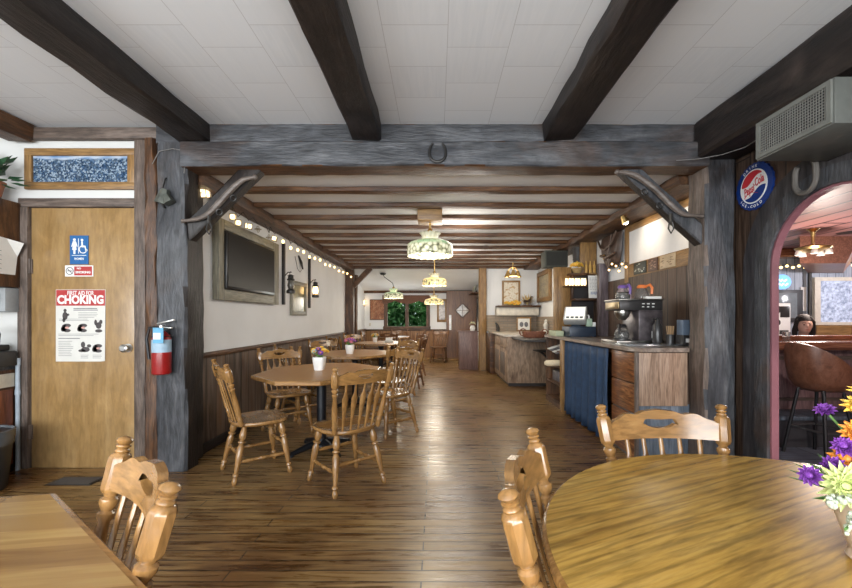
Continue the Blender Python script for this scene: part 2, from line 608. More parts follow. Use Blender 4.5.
for i in range(13):
    u = i / 12
    pts.append((x0 - .08 + (x1 - x0 + .16) * u, z1 - .12 + .10 * (0.3 - abs(math.cos(u * 2 * PI)) * 0.9)))
pts += [(x1 + .1, z1 - .14), (x1 + .1, z1 + .08)]
va.poly(pts, (0, FW - .05, 0), X, Z, .03)
tag(va.build('valance'), 'short brown scalloped valance hung over the far garden window', 'valance')
# leaves outside the far window
LEAF = wood('leaf_green', (0.01, 0.08, 0.01), (0.05, 0.24, 0.05), 'z', 0.5, c2=(0.25, 0.48, 0.16), bmp=0)
lf = MB(LEAF)
for i in range(7000):
    c = V((random.uniform(-2.6, 0.6), FW + random.uniform(.4, 1.9), random.uniform(.5, 2.5)))
    a, bb_ = V((random.uniform(-1, 1), random.uniform(-.5, .5), random.uniform(-1, 1))).normalized(), V((random.uniform(-1, 1), random.uniform(-1, 1), random.uniform(-1, 1)))
    bb_ = (bb_ - a * bb_.dot(a)).normalized()
    L = random.uniform(.07, .14)
    lf.add([c - a * L, c + bb_ * L * .45, c + a * L, c - bb_ * L * .45], [(0, 1, 2, 3)])
for x in (-2.1, -1.4, -.7, 0.1):
    lf.tube([(x, FW + 1.1, 0), (x + .1, FW + 1.15, 1.2), (x - .05, FW + 1.1, 2.5)], .03, 6)
tag(lf.build('garden_shrub', smooth=0), 'leafy green shrub growing outside the far window', 'shrub')

# --- right side walls
DPLANK = planks('dark_wall_boards', 'zy', 4.0, 0.16, (0.020, 0.010, 0.006), (0.085, 0.044, 0.025), (0.11, 0.070, 0.048), rough=0.55, mortar=0.006, bmp=0.5)
AY, AZ, AR = 2.5, 1.61, 0.47
def arch(r, y0=None, n=22):
    return [(AY - r * math.cos(PI * k / n), AZ + r * math.sin(PI * k / n)) for k in range(n + 1)]
def facing_left(pts_yz, x0, x1, mb):
    """outline in (y, z) extruded from x1 towards -X to x0"""
    mb.poly([(-y, z) for y, z in pts_yz], (x1, 0, 0), -Y, Z, x1 - x0)
    return mb
o = [(-2.3, 0), (AY - AR, 0)] + arch(AR) + [(AY + AR, 0), (3.5, 0), (3.5, 2.85), (-2.3, 2.85)]
struct(facing_left(o, 2.465, 2.51, MB(DPLANK)), 'wall_right', 'dark brown vertical board wall around the arch to the bar', 'wall', smooth=20)
ring_o = [(AY - .72, 0), (AY - .72, AZ)] + arch(.72)[1:-1] + [(AY + .72, AZ), (AY + .72, 0), (AY + AR + .10, 0), (AY + AR + .10, AZ)] + arch(AR + .10)[::-1][1:-1] + [(AY - AR - .10, AZ), (AY - AR - .10, 0)]
ring_i = [(AY - AR - .12, 0), (AY - AR - .12, AZ)] + arch(AR + .12)[1:-1] + [(AY + AR + .12, AZ), (AY + AR + .12, 0), (AY + AR, 0), (AY + AR, AZ)] + arch(AR)[::-1][1:-1] + [(AY - AR, AZ), (AY - AR, 0)]
a = facing_left(ring_o, 2.45, 2.466, MB(wood('arch_stain', (0.012, 0.011, 0.012), (0.045, 0.04, 0.042), 'z', 0.35, c2=(0.085, 0.08, 0.085), bmp=.3)))
a.m(grey('z'))
facing_left(ring_i, 2.438, 2.466, a)
struct(a, 'trim_5', 'blackened stepped casing around the bar arch', 'trim', smooth=20)
PINK = plaster('pink_stone', (0.27, 0.11, 0.13), 60, 0.5, 0.5, 0.45)
ring_p = [(AY - AR, 0), (AY - AR, AZ)] + arch(AR)[1:-1] + [(AY + AR, AZ), (AY + AR, 0), (AY + AR - .016, 0), (AY + AR - .016, AZ)] + arch(AR - .016)[::-1][1:-1] + [(AY - AR + .016, AZ), (AY - AR + .016, 0)]
struct(facing_left(ring_p, 2.46, 2.513, MB(PINK)), 'trim_6', 'mottled pink lining on the inside of the bar arch', 'trim', smooth=20)
struct(MB(WHITE).bb(2.45, 2.56, 3.5, 9.95, 0, 2.6), 'wall_right_long', 'white wall behind the service counter', 'wall')
struct(MB(DPLANK).bb(2.415, 2.45, 3.5, 6.2, 0.98, 1.76), 'wall_boards', 'dark vertical boards on the wall behind the coffee machine', 'wall')
struct(MB(WHITE).bb(1.12, 2.45, 9.8, 9.95, 0, 2.6), 'wall_alcove', 'white wall at the end of the counter alcove', 'wall')
BRICK = planks('stone_brick', 'xz', 0.20, 0.06, (0.26, 0.19, 0.13), (0.40, 0.31, 0.23), (0.34, 0.27, 0.2), rough=0.8, off=0.5, mortar=0.008, gap=(0.25, 0.22, 0.18))
struct(MB(BRICK).bb(1.2, 2.42, 9.72, 9.8, 0.93, 1.32), 'wall_brick', 'tan brick band above the alcove worktop', 'wall')
BRICKY = planks('stone_brick_side', 'yz', 0.20, 0.06, (0.26, 0.19, 0.13), (0.40, 0.31, 0.23), (0.34, 0.27, 0.2), rough=0.8, off=0.5, mortar=0.008, gap=(0.25, 0.22, 0.18))
struct(MB(BRICKY).bb(2.40, 2.45, 6.4, 9.72, 0.93, 1.28), 'wall_brick_side', 'tan brick band on the side wall of the alcove', 'wall')
struct(MB(WHITE).bb(1.2, 1.3, 9.95, 12.3, 0, 2.6), 'wall_far_side', 'side wall of the far dining room behind the oval mirror', 'wall')

# --- timbers
RIGHT_POST = False
def post_front(n):
    return grey('z') if n.y < -.6 else (trimw('z') if RIGHT_POST else dark('z'))
def beam_front(n):
    return grey('x') if n.y < -.6 else brown('x')
struct(MB().rough((-2.165, 3.36, 0), (-2.165, 3.36, 2.68), .25, .18, (0, 1, 0), jit=.008, matfn=post_front), 'timber_post', 'rough grey painted timber post carrying the fire extinguisher', 'post')
struct(MB(brown('z')).rough((-2.345, 3.36, 0), (-2.345, 3.36, 2.72), .10, .16, (0, 1, 0), jit=.012, ch=.02), 'timber_post', 'dark brown split post between restroom door and grey post', 'post')
struct(MB(dark('z')).rough((-2.155, 3.55, 0), (-2.155, 3.55, 2.5), .085, .2, (0, 1, 0), jit=.008), 'timber_post', 'dark brown post behind the grey post with the extinguisher', 'post')
RIGHT_POST = True
struct(MB().rough((2.305, 3.38, 0), (2.305, 3.38, 2.68), .25, .24, (0, 1, 0), jit=.008, matfn=post_front), 'timber_post', 'rough grey painted timber post between service counter and arch', 'post')
struct(MB().rough((-2.06, 3.335, 2.57), (2.18, 3.335, 2.57), .23, .20, jit=.004, ch=.012, matfn=beam_front), 'ceiling_beam', 'heavy grey painted cross beam with the small horseshoe', 'beam')
struct(MB().rough((-2.30, 3.36, 2.755), (2.25, 3.36, 2.755), .14, .17, jit=.003, ch=.01, matfn=beam_front), 'ceiling_beam', 'upper grey board beam lying on the heavy cross beam', 'beam')
struct(MB(dark('y')).rough((-.57, -2.3, 2.775), (-.57, 3.30, 2.775), .235, .15, jit=.009, ch=.015, seg=.25), 'ceiling_beam', 'dark ceiling beam nearest the horseshoe on its restroom side', 'beam')
struct(MB(dark('y')).rough((.99, -2.3, 2.775), (.99, 3.30, 2.775), .245, .15, jit=.010, ch=.015, seg=.25), 'ceiling_beam', 'dark ceiling beam between the horseshoe and the arch wall', 'beam')
struct(MB(dark('y')).rough((-1.98, -2.3, 2.76), (-1.98, 3.30, 2.76), .24, .17, jit=.010, ch=.02, seg=.25), 'ceiling_beam', 'dark ceiling beam ending above the fire extinguisher post', 'beam')
struct(MB(brown('y')).rough((-3.42, -2.3, 2.77), (-3.42, 3.30, 2.77), .22, .15, jit=.008, ch=.02, seg=.25), 'ceiling_beam', 'brown ceiling beam ending over the restroom door corner', 'beam')
struct(MB(dark('y')).rough((2.27, -2.3, 2.685), (2.27, 3.26, 2.685), .36, .31, jit=.006, ch=.02, seg=.25), 'ceiling_beam', 'deep dark beam along the top of the arch wall', 'beam')
ORD = ['first', 'second', 'third', 'fourth', 'fifth', 'sixth', 'seventh', 'eighth', 'ninth', 'tenth', 'eleventh']
for k in range(11):
    yy = 3.91 + .53 * k
    struct(MB(joistm('x')).rough((-2.19, yy, 2.492), (2.3, yy, 2.492), .105, .048, jit=.004, ch=.008, seg=.3), 'ceiling_joist', ORD[k] + ' dark joist behind the grey cross beam', 'joist')
struct(MB(brown('x')).rough((-2.19, 9.78, 2.535), (2.44, 9.78, 2.535), .18, .17, jit=.004, ch=.01, seg=.3), 'ceiling_beam', 'brown header beam where the far dining room begins', 'beam')
struct(MB(brown('y')).rough((-2.10, 3.45, 2.455), (-2.10, 9.7, 2.455), .2, .12, jit=.006, ch=.012, seg=.25), 'ceiling_beam', 'brown wall plate above the television and string lights', 'beam')
struct(MB(brown('y')).rough((2.27, 3.5, 2.46), (2.27, 9.7, 2.46), .34, .10, jit=.014, ch=.015, seg=.2), 'ceiling_beam', 'ragged brown wall plate above the service counter', 'beam')
struct(MB(brown('z')).rough((-2.11, 9.72, 0), (-2.11, 9.72, 2.45), .2, .2, (0, 1, 0), jit=.006), 'timber_post', 'brown post with a brace at the end of the string lights', 'post')
struct(MB(brown('z')).rough((-2.12, 10.3, 0), (-2.12, 10.3, 2.35), .16, .16, (0, 1, 0), jit=.006), 'timber_post', 'slim brown post just past the braced post', 'post')
struct(MB(gold('z')).rough((1.1, 9.72, 0), (1.1, 9.72, 2.45), .18, .16, (0, 1, 0), jit=.004), 'timber_post', 'honey brown post at the corner of the counter alcove', 'post')
struct(MB(brown('y')).rough((-2.02, 9.72, 2.02), (-1.60, 9.72, 2.46), .10, .12, (0, 0, 1), jit=.004, ch=.012), 'knee_brace', 'brown diagonal brace on the far post', 'brace')
struct(MB(dark('z')).rough((-2.15, 3.36, 1.87), (-1.50, 3.36, 2.51), .13, .115, (0, 1, 0), jit=.005, ch=.014), 'knee_brace', 'dark diagonal brace beside the television wall', 'brace')
struct(MB().rough((1.56, 3.36, 2.51), (2.28, 3.36, 1.85), .13, .115, (0, 1, 0), jit=.005, ch=.014, matfn=lambda n: grey('z') if n.y < -.3 else dark('z')), 'knee_brace', 'grey diagonal brace in front of the coffee counter', 'brace')
struct(MB(gold('y')).bb(-2.2, 1.2, FW - .45, FW - .03, 0, .05, .008), 'step', 'pale wooden step edge along the far wall', 'step')

# --- wall behind camera, with windows that let the day in
wb = MB(plaster('wall_white', (0, 0, 0)))
wb.bb(-4.6, 2.56, -2.4, -2.3, 0, .75).bb(-4.6, 2.56, -2.4, -2.3, 2.45, 2.84)
for xa, xb in ((-4.6, -4.2), (-2.5, -2.1), (-.4, 0.0), (1.7, 2.56)):
    wb.bb(xa, xb, -2.4, -2.3, .75, 2.45)
struct(wb, 'wall_rear', 'white window wall behind the front dining tables', 'wall')
# ================================================================== CHAIRS AND TABLES
LEGP = [(t_, r_ * 1.2) for t_, r_ in [(0, .013), (.05, .016), (.12, .0225), (.20, .023), (.25, .014), (.265, .023), (.29, .024), (.31, .0135), (.37, .022), (.55, .021), (.74, .015), (.80, .012), (.815, .019), (.85, .020), (.87, .0115), (.91, .017), (.96, .0165), (1, .011)]]
STRP = [(t_, r_ * 1.15) for t_, r_ in [(0, .009), (.06, .010), (.20, .0135), (.34, .0115), (.42, .010), (.44, .0145), (.47, .0155), (.50, .011), (.53, .0155), (.56, .0145), (.58, .010), (.66, .0115), (.80, .0135), (.94, .010), (1, .009)]]
def interp(tab, u):
    for (a, p), (b, q) in zip(tab, tab[1:]):
        if u <= b:
            t = (u - a) / (b - a)
            t = t * t * (3 - 2 * t)
            return p + (q - p) * t
    return tab[-1][1]
CREST = [(0, .104), (.26, .099), (.44, .088), (.62, .093), (.84, .074), (1, .060)]

def seat_mb(mat):
    mb = MB(mat)
    n = 40
    def out(a):
        c, s_ = math.cos(a), math.sin(a)
        e = 0.62
        x = math.copysign(abs(c) ** e, c)
        y = math.copysign(abs(s_) ** e, s_)
        wx = .225 + .012 * y - (.03 if y < 0 else 0) * abs(y) ** 2
        return V((x * wx, y * (.215 - .012 * x * x), 0))
    secs = []
    def ringz(f, zf):
        q = []
        for k in range(n):
            p = out(2 * PI * k / n) * f
            q.append(V((p.x, p.y, zf(p, f))))
        return q
    def top(p, f):
        sad = -.016 * math.exp(-((p.y + .03) / .10) ** 2) * (1 - f ** 4) + .006 * math.exp(-(p.x / .05) ** 2) * max(0, p.y / .2) - .004
        return .447 + sad
    secs.append(ringz(.80, lambda p, f: .408))
    secs.append(ringz(.95, lambda p, f: .412))
    secs.append(ringz(1.0, lambda p, f: .424))
    secs.append(ringz(1.0, lambda p, f: .434))
    secs.append(ringz(.975, lambda p, f: .443))
    for f in (.92, .78, .6, .42, .25, .1):
        secs.append(ringz(f, top))
    mb.loft(secs)
    return mb

def make_chair(label, loc, rz, group, mats):
    mz, mx = mats
    t = thing('dining_chair', label, 'chair', loc, rz, group)
    seat_mb(mx).build('seat', t, local=True, smooth=50)
    P = {}
    for sx in (-1, 1):
        b0, b1 = V((sx * .178, -.165, .425)), V((sx * .235, -.285, .915))
        pt = lambda u, b0=b0, b1=b1: b0 + (b1 - b0) * u
        P[sx] = pt
        mb = MB(mz)
        mb.lathe(pt(0), pt(.70), [(0, .015), (.05, .021), (.12, .017), (.15, .022), (.18, .022), (.21, .017), (.30, .0225), (.55, .020), (.80, .014), (.83, .021), (.86, .0215), (.88, .014), (.93, .0225), (.96, .0225), (.98, .015), (1, .018)], 12, False)
        mb.lathe(pt(.695), pt(.915), [(0, .016), (.06, .024), (.16, .0275), (.84, .0275), (.94, .024), (1, .015)], 8, True)
        bp_ = mb.build('back_post', t, local=True, smooth=40)
        MB(mz).lathe(pt(.91), pt(1.0), [(0, .015), (.08, .0185), (.16, .0185), (.26, .012), (.36, .0185), (.44, .0185), (.50, .0125), (.58, .017), (.72, .0215), (.86, .018), (.95, .010), (1, .002)], 14, True).build('finial', bp_, local=True, smooth=60)
    # crest rail with its hand slot
    mb = MB(mx)
    N = 36
    us = [-1 + 2 * k / N for k in range(N + 1)]
    zb = .785
    def pt3(u, z, front):
        y = -.250 - .040 * (1 - u * u) - (z - .80) * .25 + (.011 if front else -.011)
        return V((u * .212, y, z))
    vs, fs = [], []
    hw = .30
    for u in us:
        zt = zb + interp(CREST, abs(u))
        hc = zb + .052
        hh = .016 * math.sqrt(max(0, 1 - (u / hw) ** 4)) if abs(u) < hw else 0
        hc2 = hc + .010 * (u / hw) ** 2 * (1 if abs(u) < hw else 0)
        zs = [zb, hc2 - hh, hc2 + hh, zt]
        if abs(u) >= hw:
            mid = zb + (zt - zb) * .5
            zs = [zb, mid, mid, zt]
        for fr_ in (True, False):
            for z in zs:
                vs.append(pt3(u, z, fr_))
    for i in range(N):
        a, b2 = i * 8, (i + 1) * 8
        holed = abs((us[i] + us[i + 1]) / 2) < hw
        for o2 in (0, 4):
            fs.append((a + o2, b2 + o2, b2 + o2 + 1, a + o2 + 1))
            fs.append((a + o2 + 2, b2 + o2 + 2, b2 + o2 + 3, a + o2 + 3))
        fs.append((a, b2, b2 + 4, a + 4))
        fs.append((a + 3, b2 + 3, b2 + 7, a + 7))
        if holed:
            fs.append((a + 1, b2 + 1, b2 + 5, a + 5))
            fs.append((a + 2, b2 + 2, b2 + 6, a + 6))
    e = N * 8
    fs += [(0, 1, 5, 4), (2, 3, 7, 6), (e, e + 1, e + 5, e + 4), (e + 2, e + 3, e + 7, e + 6)]
    mb.add(vs, fs)
    mb.build('crest_rail', t, local=True, smooth=40)
    for k in range(5):
        q = (k - 2) / 2
        p0, p1 = V((q * .118, -.182 + .012 * abs(q), .43)), pt3(q * .66, zb + .006, True) - V((0, .011, 0))
        secs = []
        for u, wv, th in ((0, .008, .008), (.1, .008, .008), (.35, .014, .007), (.60, .023, .007), (.70, .025, .007), (.78, .015, .007), (.84, .010, .0075), (1, .008, .008)):
            c = p0 + (p1 - p0) * u
            secs.append([c + V((math.cos(a) * wv, math.sin(a) * th, 0)) for a in [2 * PI * i / 8 for i in range(8)]])
        MB(mz).loft(secs).build('spindle', t, local=True, smooth=50)
    L = {}
    for sx in (-1, 1):
        for sy in (-1, 1):
            a = V((sx * .145, sy * .135, .415))
            b2 = V((sx * .205, sy * (.195 if sy > 0 else .225), 0))
            L[sx, sy] = (a, b2)
            MB(mz).lathe(a, b2, LEGP, 12).build('leg', t, local=True, smooth=50)
    at = lambda k, u: L[k][0] + (L[k][1] - L[k][0]) * u
    for sx in (-1, 1):
        MB(mx).lathe(at((sx, -1), .62), at((sx, 1), .62), STRP, 10).build('stretcher', t, local=True, smooth=50)
    MB(mx).lathe(at((-1, 1), .44), at((1, 1), .44), STRP, 10).build('stretcher', t, local=True, smooth=50)
    MB(mx).lathe(at((-1, -1), .50), at((1, -1), .50), STRP, 10).build('stretcher', t, local=True, smooth=50)
    return t

def face(dx, dy):
    return math.atan2(dy, dx) - PI / 2
OAKS = (oak('z'), oak('x'))
WALS = (walnut('z'), walnut('x'))
G1 = 'oak chairs around the eight-sided table'
ch = make_chair('honey oak chair standing nearest the grey extinguisher post', (-1.47, 3.30, 0), face(.78, .63), G1, OAKS)
SPOTS = [
    (-.70, 3.08, -.66, .75, 'honey oak chair seen from behind in front of the eight-sided table', G1),
    (-1.64, 4.42, .62, -.78, 'honey oak chair facing us across the eight-sided table', G1),
    (-.52, 4.42, -.75, -.66, 'honey oak chair at the aisle corner past the eight-sided table', G1),
    (-1.70, 5.15, .7, .7, 'oak chair by the wainscot facing the second flower table', 'oak chairs around the second flower table'),
    (-.62, 5.22, -.7, .7, 'oak aisle chair with its back towards the eight-sided table', 'oak chairs around the second flower table'),
    (-1.72, 6.42, .6, -.8, 'oak chair against the wainscot beyond the second flower table', 'oak chairs around the second flower table'),
    (-.66, 6.45, -.7, -.7, 'oak aisle chair beyond the second flower table', 'oak chairs around the second flower table'),
    (-1.72, 7.60, .7, .7, 'oak chair by the wainscot before the napkin table', 'oak chairs around the napkin table'),
    (-1.70, 8.85, .7, -.7, 'oak chair by the wainscot past the napkin table', 'oak chairs around the napkin table'),
    (.66, 1.42, 0, 0, '', ''),
]
for x, y, dx, dy, lab, grp in SPOTS[:-1]:
    dup(ch, (x, y, 0), face(dx, dy), lab, grp)
G3 = 'oak chairs at the front tables'
def by_tops(pa, pb, flip, lab):
    """place a chair from where its two finials stand"""
    a, b = V((*pa, 0)), V((*pb, 0))
    m = (a + b) / 2
    d = (b - a).normalized()
    f = V((-d.y, d.x, 0)) * flip
    c = m + f * .285
    dup(ch, (c.x, c.y, 0), face(f.x, f.y), lab, G3)
by_tops((-.875, 1.135), (-.55, .83), -1, 'honey oak chair tucked under the board-topped table')
by_tops((.29, 1.235), (.135, .785), 1, 'honey oak chair on the aisle side of the round table')
by_tops((.635, 1.565), (1.105, 1.565), -1, 'honey oak chair at the round table with its back to the coffee counter')

chd = make_chair('dark brown chair turned sideways at the aisle before the napkin table', (-.50, 7.28, 0), face(-1, .15), 'dark wood chairs of the far tables', WALS)
for x, y, dx, dy, lab in (
    (-.55, 8.75, -.8, -.5, 'dark brown chair past the napkin table on its aisle side'),
    (.05, 11.35, -.2, -1, 'dark brown chair standing alone before the wainscot under the lamp'),
    (-.62, 10.75, -1, 0, 'dark brown chair at the aisle end of the farthest table'),
    (-1.75, 10.9, 1, 0, 'dark brown chair at the wall end of the farthest table'),
    (-1.1, 11.55, 0, -1, 'dark brown chair between the farthest table and the window wall'),
    (-1.2, 10.05, 0, 1, 'dark brown chair with its back to us at the farthest table')):
    dup(chd, (x, y, 0), face(dx, dy), lab, 'dark wood chairs of the far tables')

BOARDTOP = planks('board_top', 'xy', 1.6, 0.085, (0.16, 0.072, 0.018), (0.42, 0.265, 0.092), (0.28, 0.155, 0.045), rough=0.24, mortar=0.0006, gap=(0.25, 0.13, 0.05), bmp=0.03, coat=0.4)
TOPW = wood('golden_table_oak', (0.22, 0.095, 0.018), (0.385, 0.20, 0.045), 'x', 0.24, c2=(0.44, 0.245, 0.065), coat=0.35, bmp=0.03, stretch=11, dist=1.6, fine=0.28)
EDGE = oak('x')
TBLACK = plain('black_pedestal', (0.012, 0.014, 0.018), 0.35, 0.3)

def pedestal(t, c, r=.30, n=4):
    c = V(c)
    mb = MB(TBLACK)
    mb.lathe(c + V((0, 0, .02)), c + V((0, 0, .70)), [(0, .09), (.06, .085), (.1, .05), (.14, .045), (.9, .045), (.93, .06), (1, .06)], 20)
    mb.build('pedestal_column', t)
    for k in range(n):
        a = PI / 4 + 2 * PI * k / n
        d = V((math.cos(a), math.sin(a), 0))
        q = MB(TBLACK)
        q.tube([c + d * .05 + Z * .075, c + d * (r * .5) + Z * .055, c + d * r + Z * .022], [.034, .03, .02], 8)
        q.cyl(c + d * r, c + d * r + Z * .02, .024)
        q.build('foot', t)
    MB(TBLACK).bar(c + V((-.25, 0, .70)), c + V((.25, 0, .70)), .06, .02).bar(c + V((0, -.25, .70)), c + V((0, .25, .70)), .06, .02).build('top_bracket', t)

def oct_table(name, label, cx, cy, hx, hy, clip, mat, grp=None, rz=0.0):
    t = thing(name, label, 'table', (cx, cy, 0), math.radians(rz), grp)
    CR, SR = math.cos(math.radians(rz)), math.sin(math.radians(rz))
    out = [(-hx + clip, -hy), (hx - clip, -hy), (hx, -hy + clip), (hx, hy - clip), (hx - clip, hy), (-hx + clip, hy), (-hx, hy - clip), (-hx, -hy + clip)]
    def ring(f, z):
        return [V((cx + (x - math.copysign(f, x)) * CR - (y - math.copysign(f, y)) * SR, cy + (x - math.copysign(f, x)) * SR + (y - math.copysign(f, y)) * CR, z)) for x, y in out]
    MB(mat).loft([ring(.012, .748), ring(.012, .7505)]).build('tabletop', t, smooth=0)
    MB(EDGE).loft([ring(.006, .712), ring(0, .718), ring(0, .742), ring(.004, .748), ring(.0119, .7495), ring(.0121, .7125)]).build('table_edge', t, smooth=30)
    pedestal(t, (cx, cy, 0))
    return t
oct_table('dining_table', 'eight-sided oak table with a black pedestal nearest the wainscot', -1.10, 3.83, .53, .66, .35, planks('oak_top', 'yx', 1.6, 0.09, (0.29, 0.125, 0.028), (0.38, 0.18, 0.045), (0.34, 0.155, 0.036), rough=0.38, mortar=0.0005, gap=(0.2, 0.1, 0.04), bmp=0.02, coat=0.0), 'eight-sided dining tables')
oct_table('dining_table', 'second oak table behind, carrying the pink flowers', -1.18, 5.80, .50, .62, .32, MATS['oak_top'], 'eight-sided dining tables')
oct_table('dining_table', 'third oak table carrying the napkin box', -1.15, 8.25, .50, .60, .32, MATS['oak_top'], 'eight-sided dining tables')
oct_table('dining_table', 'farthest dark table before the garden window', -1.2, 10.85, .45, .5, .2, walnut('x'))
oct_table('dining_table', 'board-topped eight-sided table with one oak chair tucked under it', -1.087, .497, .60, .65, .50, BOARDTOP, None, 9)

RC = V((.92, .80, 0))
t = thing('round_table', 'round golden oak table with the big flower bouquet', 'table', RC, 0.0)
R_ = .69
RT = wood('golden_round_oak', (0.30, 0.155, 0.025), (0.49, 0.285, 0.058), 'x', 0.25, c2=(0.56, 0.35, 0.09), coat=0.35, bmp=0.02, stretch=9, dist=1.3, fine=0.38, waves=.34)
top = MB(RT).lathe((0, 0, .7485), (0, 0, .7505), [(0, R_ - .012), (1, R_ - .012)], 96)
to = top.build('tabletop', t, local=True, smooth=20)
to.rotation_euler.z = math.radians(24)
MB(wood('round_edge', (0.2, 0.09, 0.022), (0.36, 0.19, 0.06), 'x', .25, coat=.3)).lathe((0, 0, .705), (0, 0, .7495), [(0, R_ - .05), (.1, R_ - .02), (.3, R_ - .004), (.6, R_), (.9, R_ - .004), (1, R_ - .0118)], 96).build('table_edge', t, local=True, smooth=50)
pedestal(t, RC, .38)

# ------------------------------------------------------------------ flowers
def leafshape(mb, c, d, L, w, up=Z):
    c, d = V(c), V(d).normalized()
    s_ = d.cross(up)
    s_ = s_.normalized() if s_.length > 1e-3 else X
    n = s_.cross(d)
    mb.add([c, c + d * L * .4 + s_ * w + n * .004, c + d * L, c + d * L * .4 - s_ * w + n * .004, c + d * L * .45 - n * w * .3], [(0, 1, 4), (1, 2, 4), (2, 3, 4), (3, 0, 4)])
def bloom(mb, c, d, r, petals, mat, core, layers=2):
    c, d = V(c), V(d).normalized()
    u = d.orthogonal().normalized()
    w = d.cross(u)
    mb.m(mat)
    for l in range(layers):
        for k in range(petals):
            a = 2 * PI * (k + .5 * l) / petals + random.uniform(-.1, .1)
            e = (u * math.cos(a) + w * math.sin(a)) * (1 - .22 * l) + d * (.10 + .32 * l)
            leafshape(mb, c, e, r * (1 - .12 * l), r * 2.6 / petals + .002, d)
    mb.m(core).ball(c + d * r * .12, r * .28, seg=8, rings=6)
def petal(n, c): return plain(n, c, 0.6, var=.2)
YEL, PUR, LIME, WHT, ORG, PNK, GRN = petal('petal_yellow', (.75, .48, .06)), petal('petal_purple', (.20, .05, .32)), petal('petal_lime', (.62, .68, .28)), petal('petal_white', (.46, .50, .38)), petal('petal_orange', (.7, .28, .04)), petal('petal_pink', (.5, .12, .25)), petal('leaf', (.10, .22, .05))
bq = thing('flower_bouquet', 'big mixed bouquet of purple, yellow and lime flowers in a beige vase', 'flowers', (.90, .815, .7505))
c0 = V((.90, .815, .7505))
MB(plain('beige_ceramic', (.55, .42, .30), .35)).lathe(c0, c0 + Z * .14, [(0, .045), (.05, .052), (.15, .046), (.22, .05), (.6, .068), (.85, .062), (.95, .052), (1, .058)], 24).build('vase', bq)
mouth = c0 + Z * .13
st = MB(GRN)
random.seed(21)
BL = [(-.285, -.115, .225, .019, PUR), (-.20, -.07, .225, .021, PUR), (-.165, -.055, .255, .022, PUR), (-.115, -.03, .275, .030, ORG), (-.222, -.115, .205, .045, LIME), (-.11, -.03, .325, .030, YEL), (-.155, -.05, .23, .03, ORG), (-.10, -.10, .26, .05, LIME), (-.02, -.06, .30, .04, YEL), (.0, -.1, .26, .05, LIME), (-.10, .05, .30, .022, PUR), (.06, .02, .34, .04, ORG), (.1, -.08, .28, .022, PUR), (.12, .08, .30, .04, YEL), (.08, .12, .27, .045, LIME), (-.16, -.12, .165, .026, ORG), (.2, 0, .26, .04, YEL), (-.06, .0, .345, .034, YEL)]
for (dx, dy, dz, r, mt) in BL:
    dx += .035
    p = c0 + V((dx, dy, dz))
    st.tube([mouth + V((dx, dy, 0)) * .1, mouth.lerp(p, .5) + Z * .03, p], .0025, 5)
    b_ = MB()
    d_ = (p - mouth).normalized() + V((-.2, -.55, .2))
    bloom(b_, p, d_, r, 18 if mt is LIME else 11, mt, mt, 4 if mt is LIME else 3)
    b_.build('bloom', bq, smooth=0)
st.build('stems', bq)
lv = MB(GRN)
for k in range(40):
    a = random.uniform(0, 2 * PI)
    e = V((math.cos(a), math.sin(a), random.uniform(-.1, .6)))
    leafshape(lv, mouth + e * .05, e, random.uniform(.06, .11), .013)
lv.build('leaves', bq, smooth=0)
for (q0, q1) in (((-.16, -.10, .19), (-.29, -.15, .195)), ((-.14, -.09, .17), (-.27, -.16, .155)), ((-.02, -.04, .2), (-.2, -.05, .205)), ((.03, -.08, .15), (.02, -.2, .12))):
    sp_ = MB(WHT)
    q0, q1 = c0 + V(q0) + X * .035, c0 + V(q1) + X * .035
    for i in range(34):
        u = (i / 33) ** .8
        p = q0.lerp(q1, u) + V((random.gauss(0, .011), random.gauss(0, .011), random.gauss(0, .011))) * (1.25 - u)
        sp_.ball(p, random.uniform(.003, .006), seg=6, rings=4)
    sp_.m(GRN).tube([q0, q1], .002, 5)
    sp_.build('white_sprig', bq)

def small_vase(label, c, cols, s_=1.0):
    c = V(c)
    v = thing('flower_vase', label, 'flowers', c, group='small vases on the dining tables')
    mb = MB(plain('white_ceramic', (.78, .77, .74), .3))
    secs = []
    for z, r in ((0, .042), (.01, .046), (.07, .056), (.115, .060), (.125, .058)):
        secs.append([c + V((math.copysign(abs(math.cos(a)) ** .6, math.cos(a)) * r * s_, math.copysign(abs(math.sin(a)) ** .6, math.sin(a)) * r * s_, z * s_)) for a in [2 * PI * i / 20 for i in range(20)]])
    mb.loft(secs)
    mb.build('vase', v, smooth=50)
    ml = MB(GRN)
    for k in range(22):
        a = random.uniform(0, 2 * PI)
        e = V((math.cos(a), math.sin(a), random.uniform(.1, 1.3)))
        leafshape(ml, c + Z * .12 * s_, e, random.uniform(.05, .09), .013)
    ml.build('leaves', v, smooth=0)
    for k in range(11):
        a = k * 2.4
        rr = .02 + .058 * math.sqrt(k / 11)
        p = c + V((math.cos(a) * rr, math.sin(a) * rr, (.165 + .045 * (1 - k / 11)) * s_))
        b_ = MB(GRN).tube([c + Z * .11 * s_, p], .002, 4)
        bloom(b_, p, (p - c - Z * .08) + V((0, -.05, 0)), .030, 9, cols[k % len(cols)], ORG, 2)
        b_.build('bloom', v, smooth=0)
small_vase('white vase of yellow and purple flowers on the eight-sided table', (-1.13, 3.86, .7505), [YEL, YEL, PUR, WHT])
small_vase('white vase of pink flowers on the second oak table', (-1.22, 5.62, .7505), [PNK, PNK, PUR])
small_vase('small white vase with pale flowers on the third oak table', (-1.28, 8.3, .7505), [WHT, YEL], .8)
nb = MB(plain('napkin_holder', (.5, .48, .42), .4)).bb(-1.05, -.88, 8.05, 8.13, .7505, .80, .005).m(PAPER).bb(-1.03, -.90, 8.07, 8.11, .80, .85)
tag(nb.build('napkin_holder'), 'small box of white napkins on the third oak table', 'napkin holder')
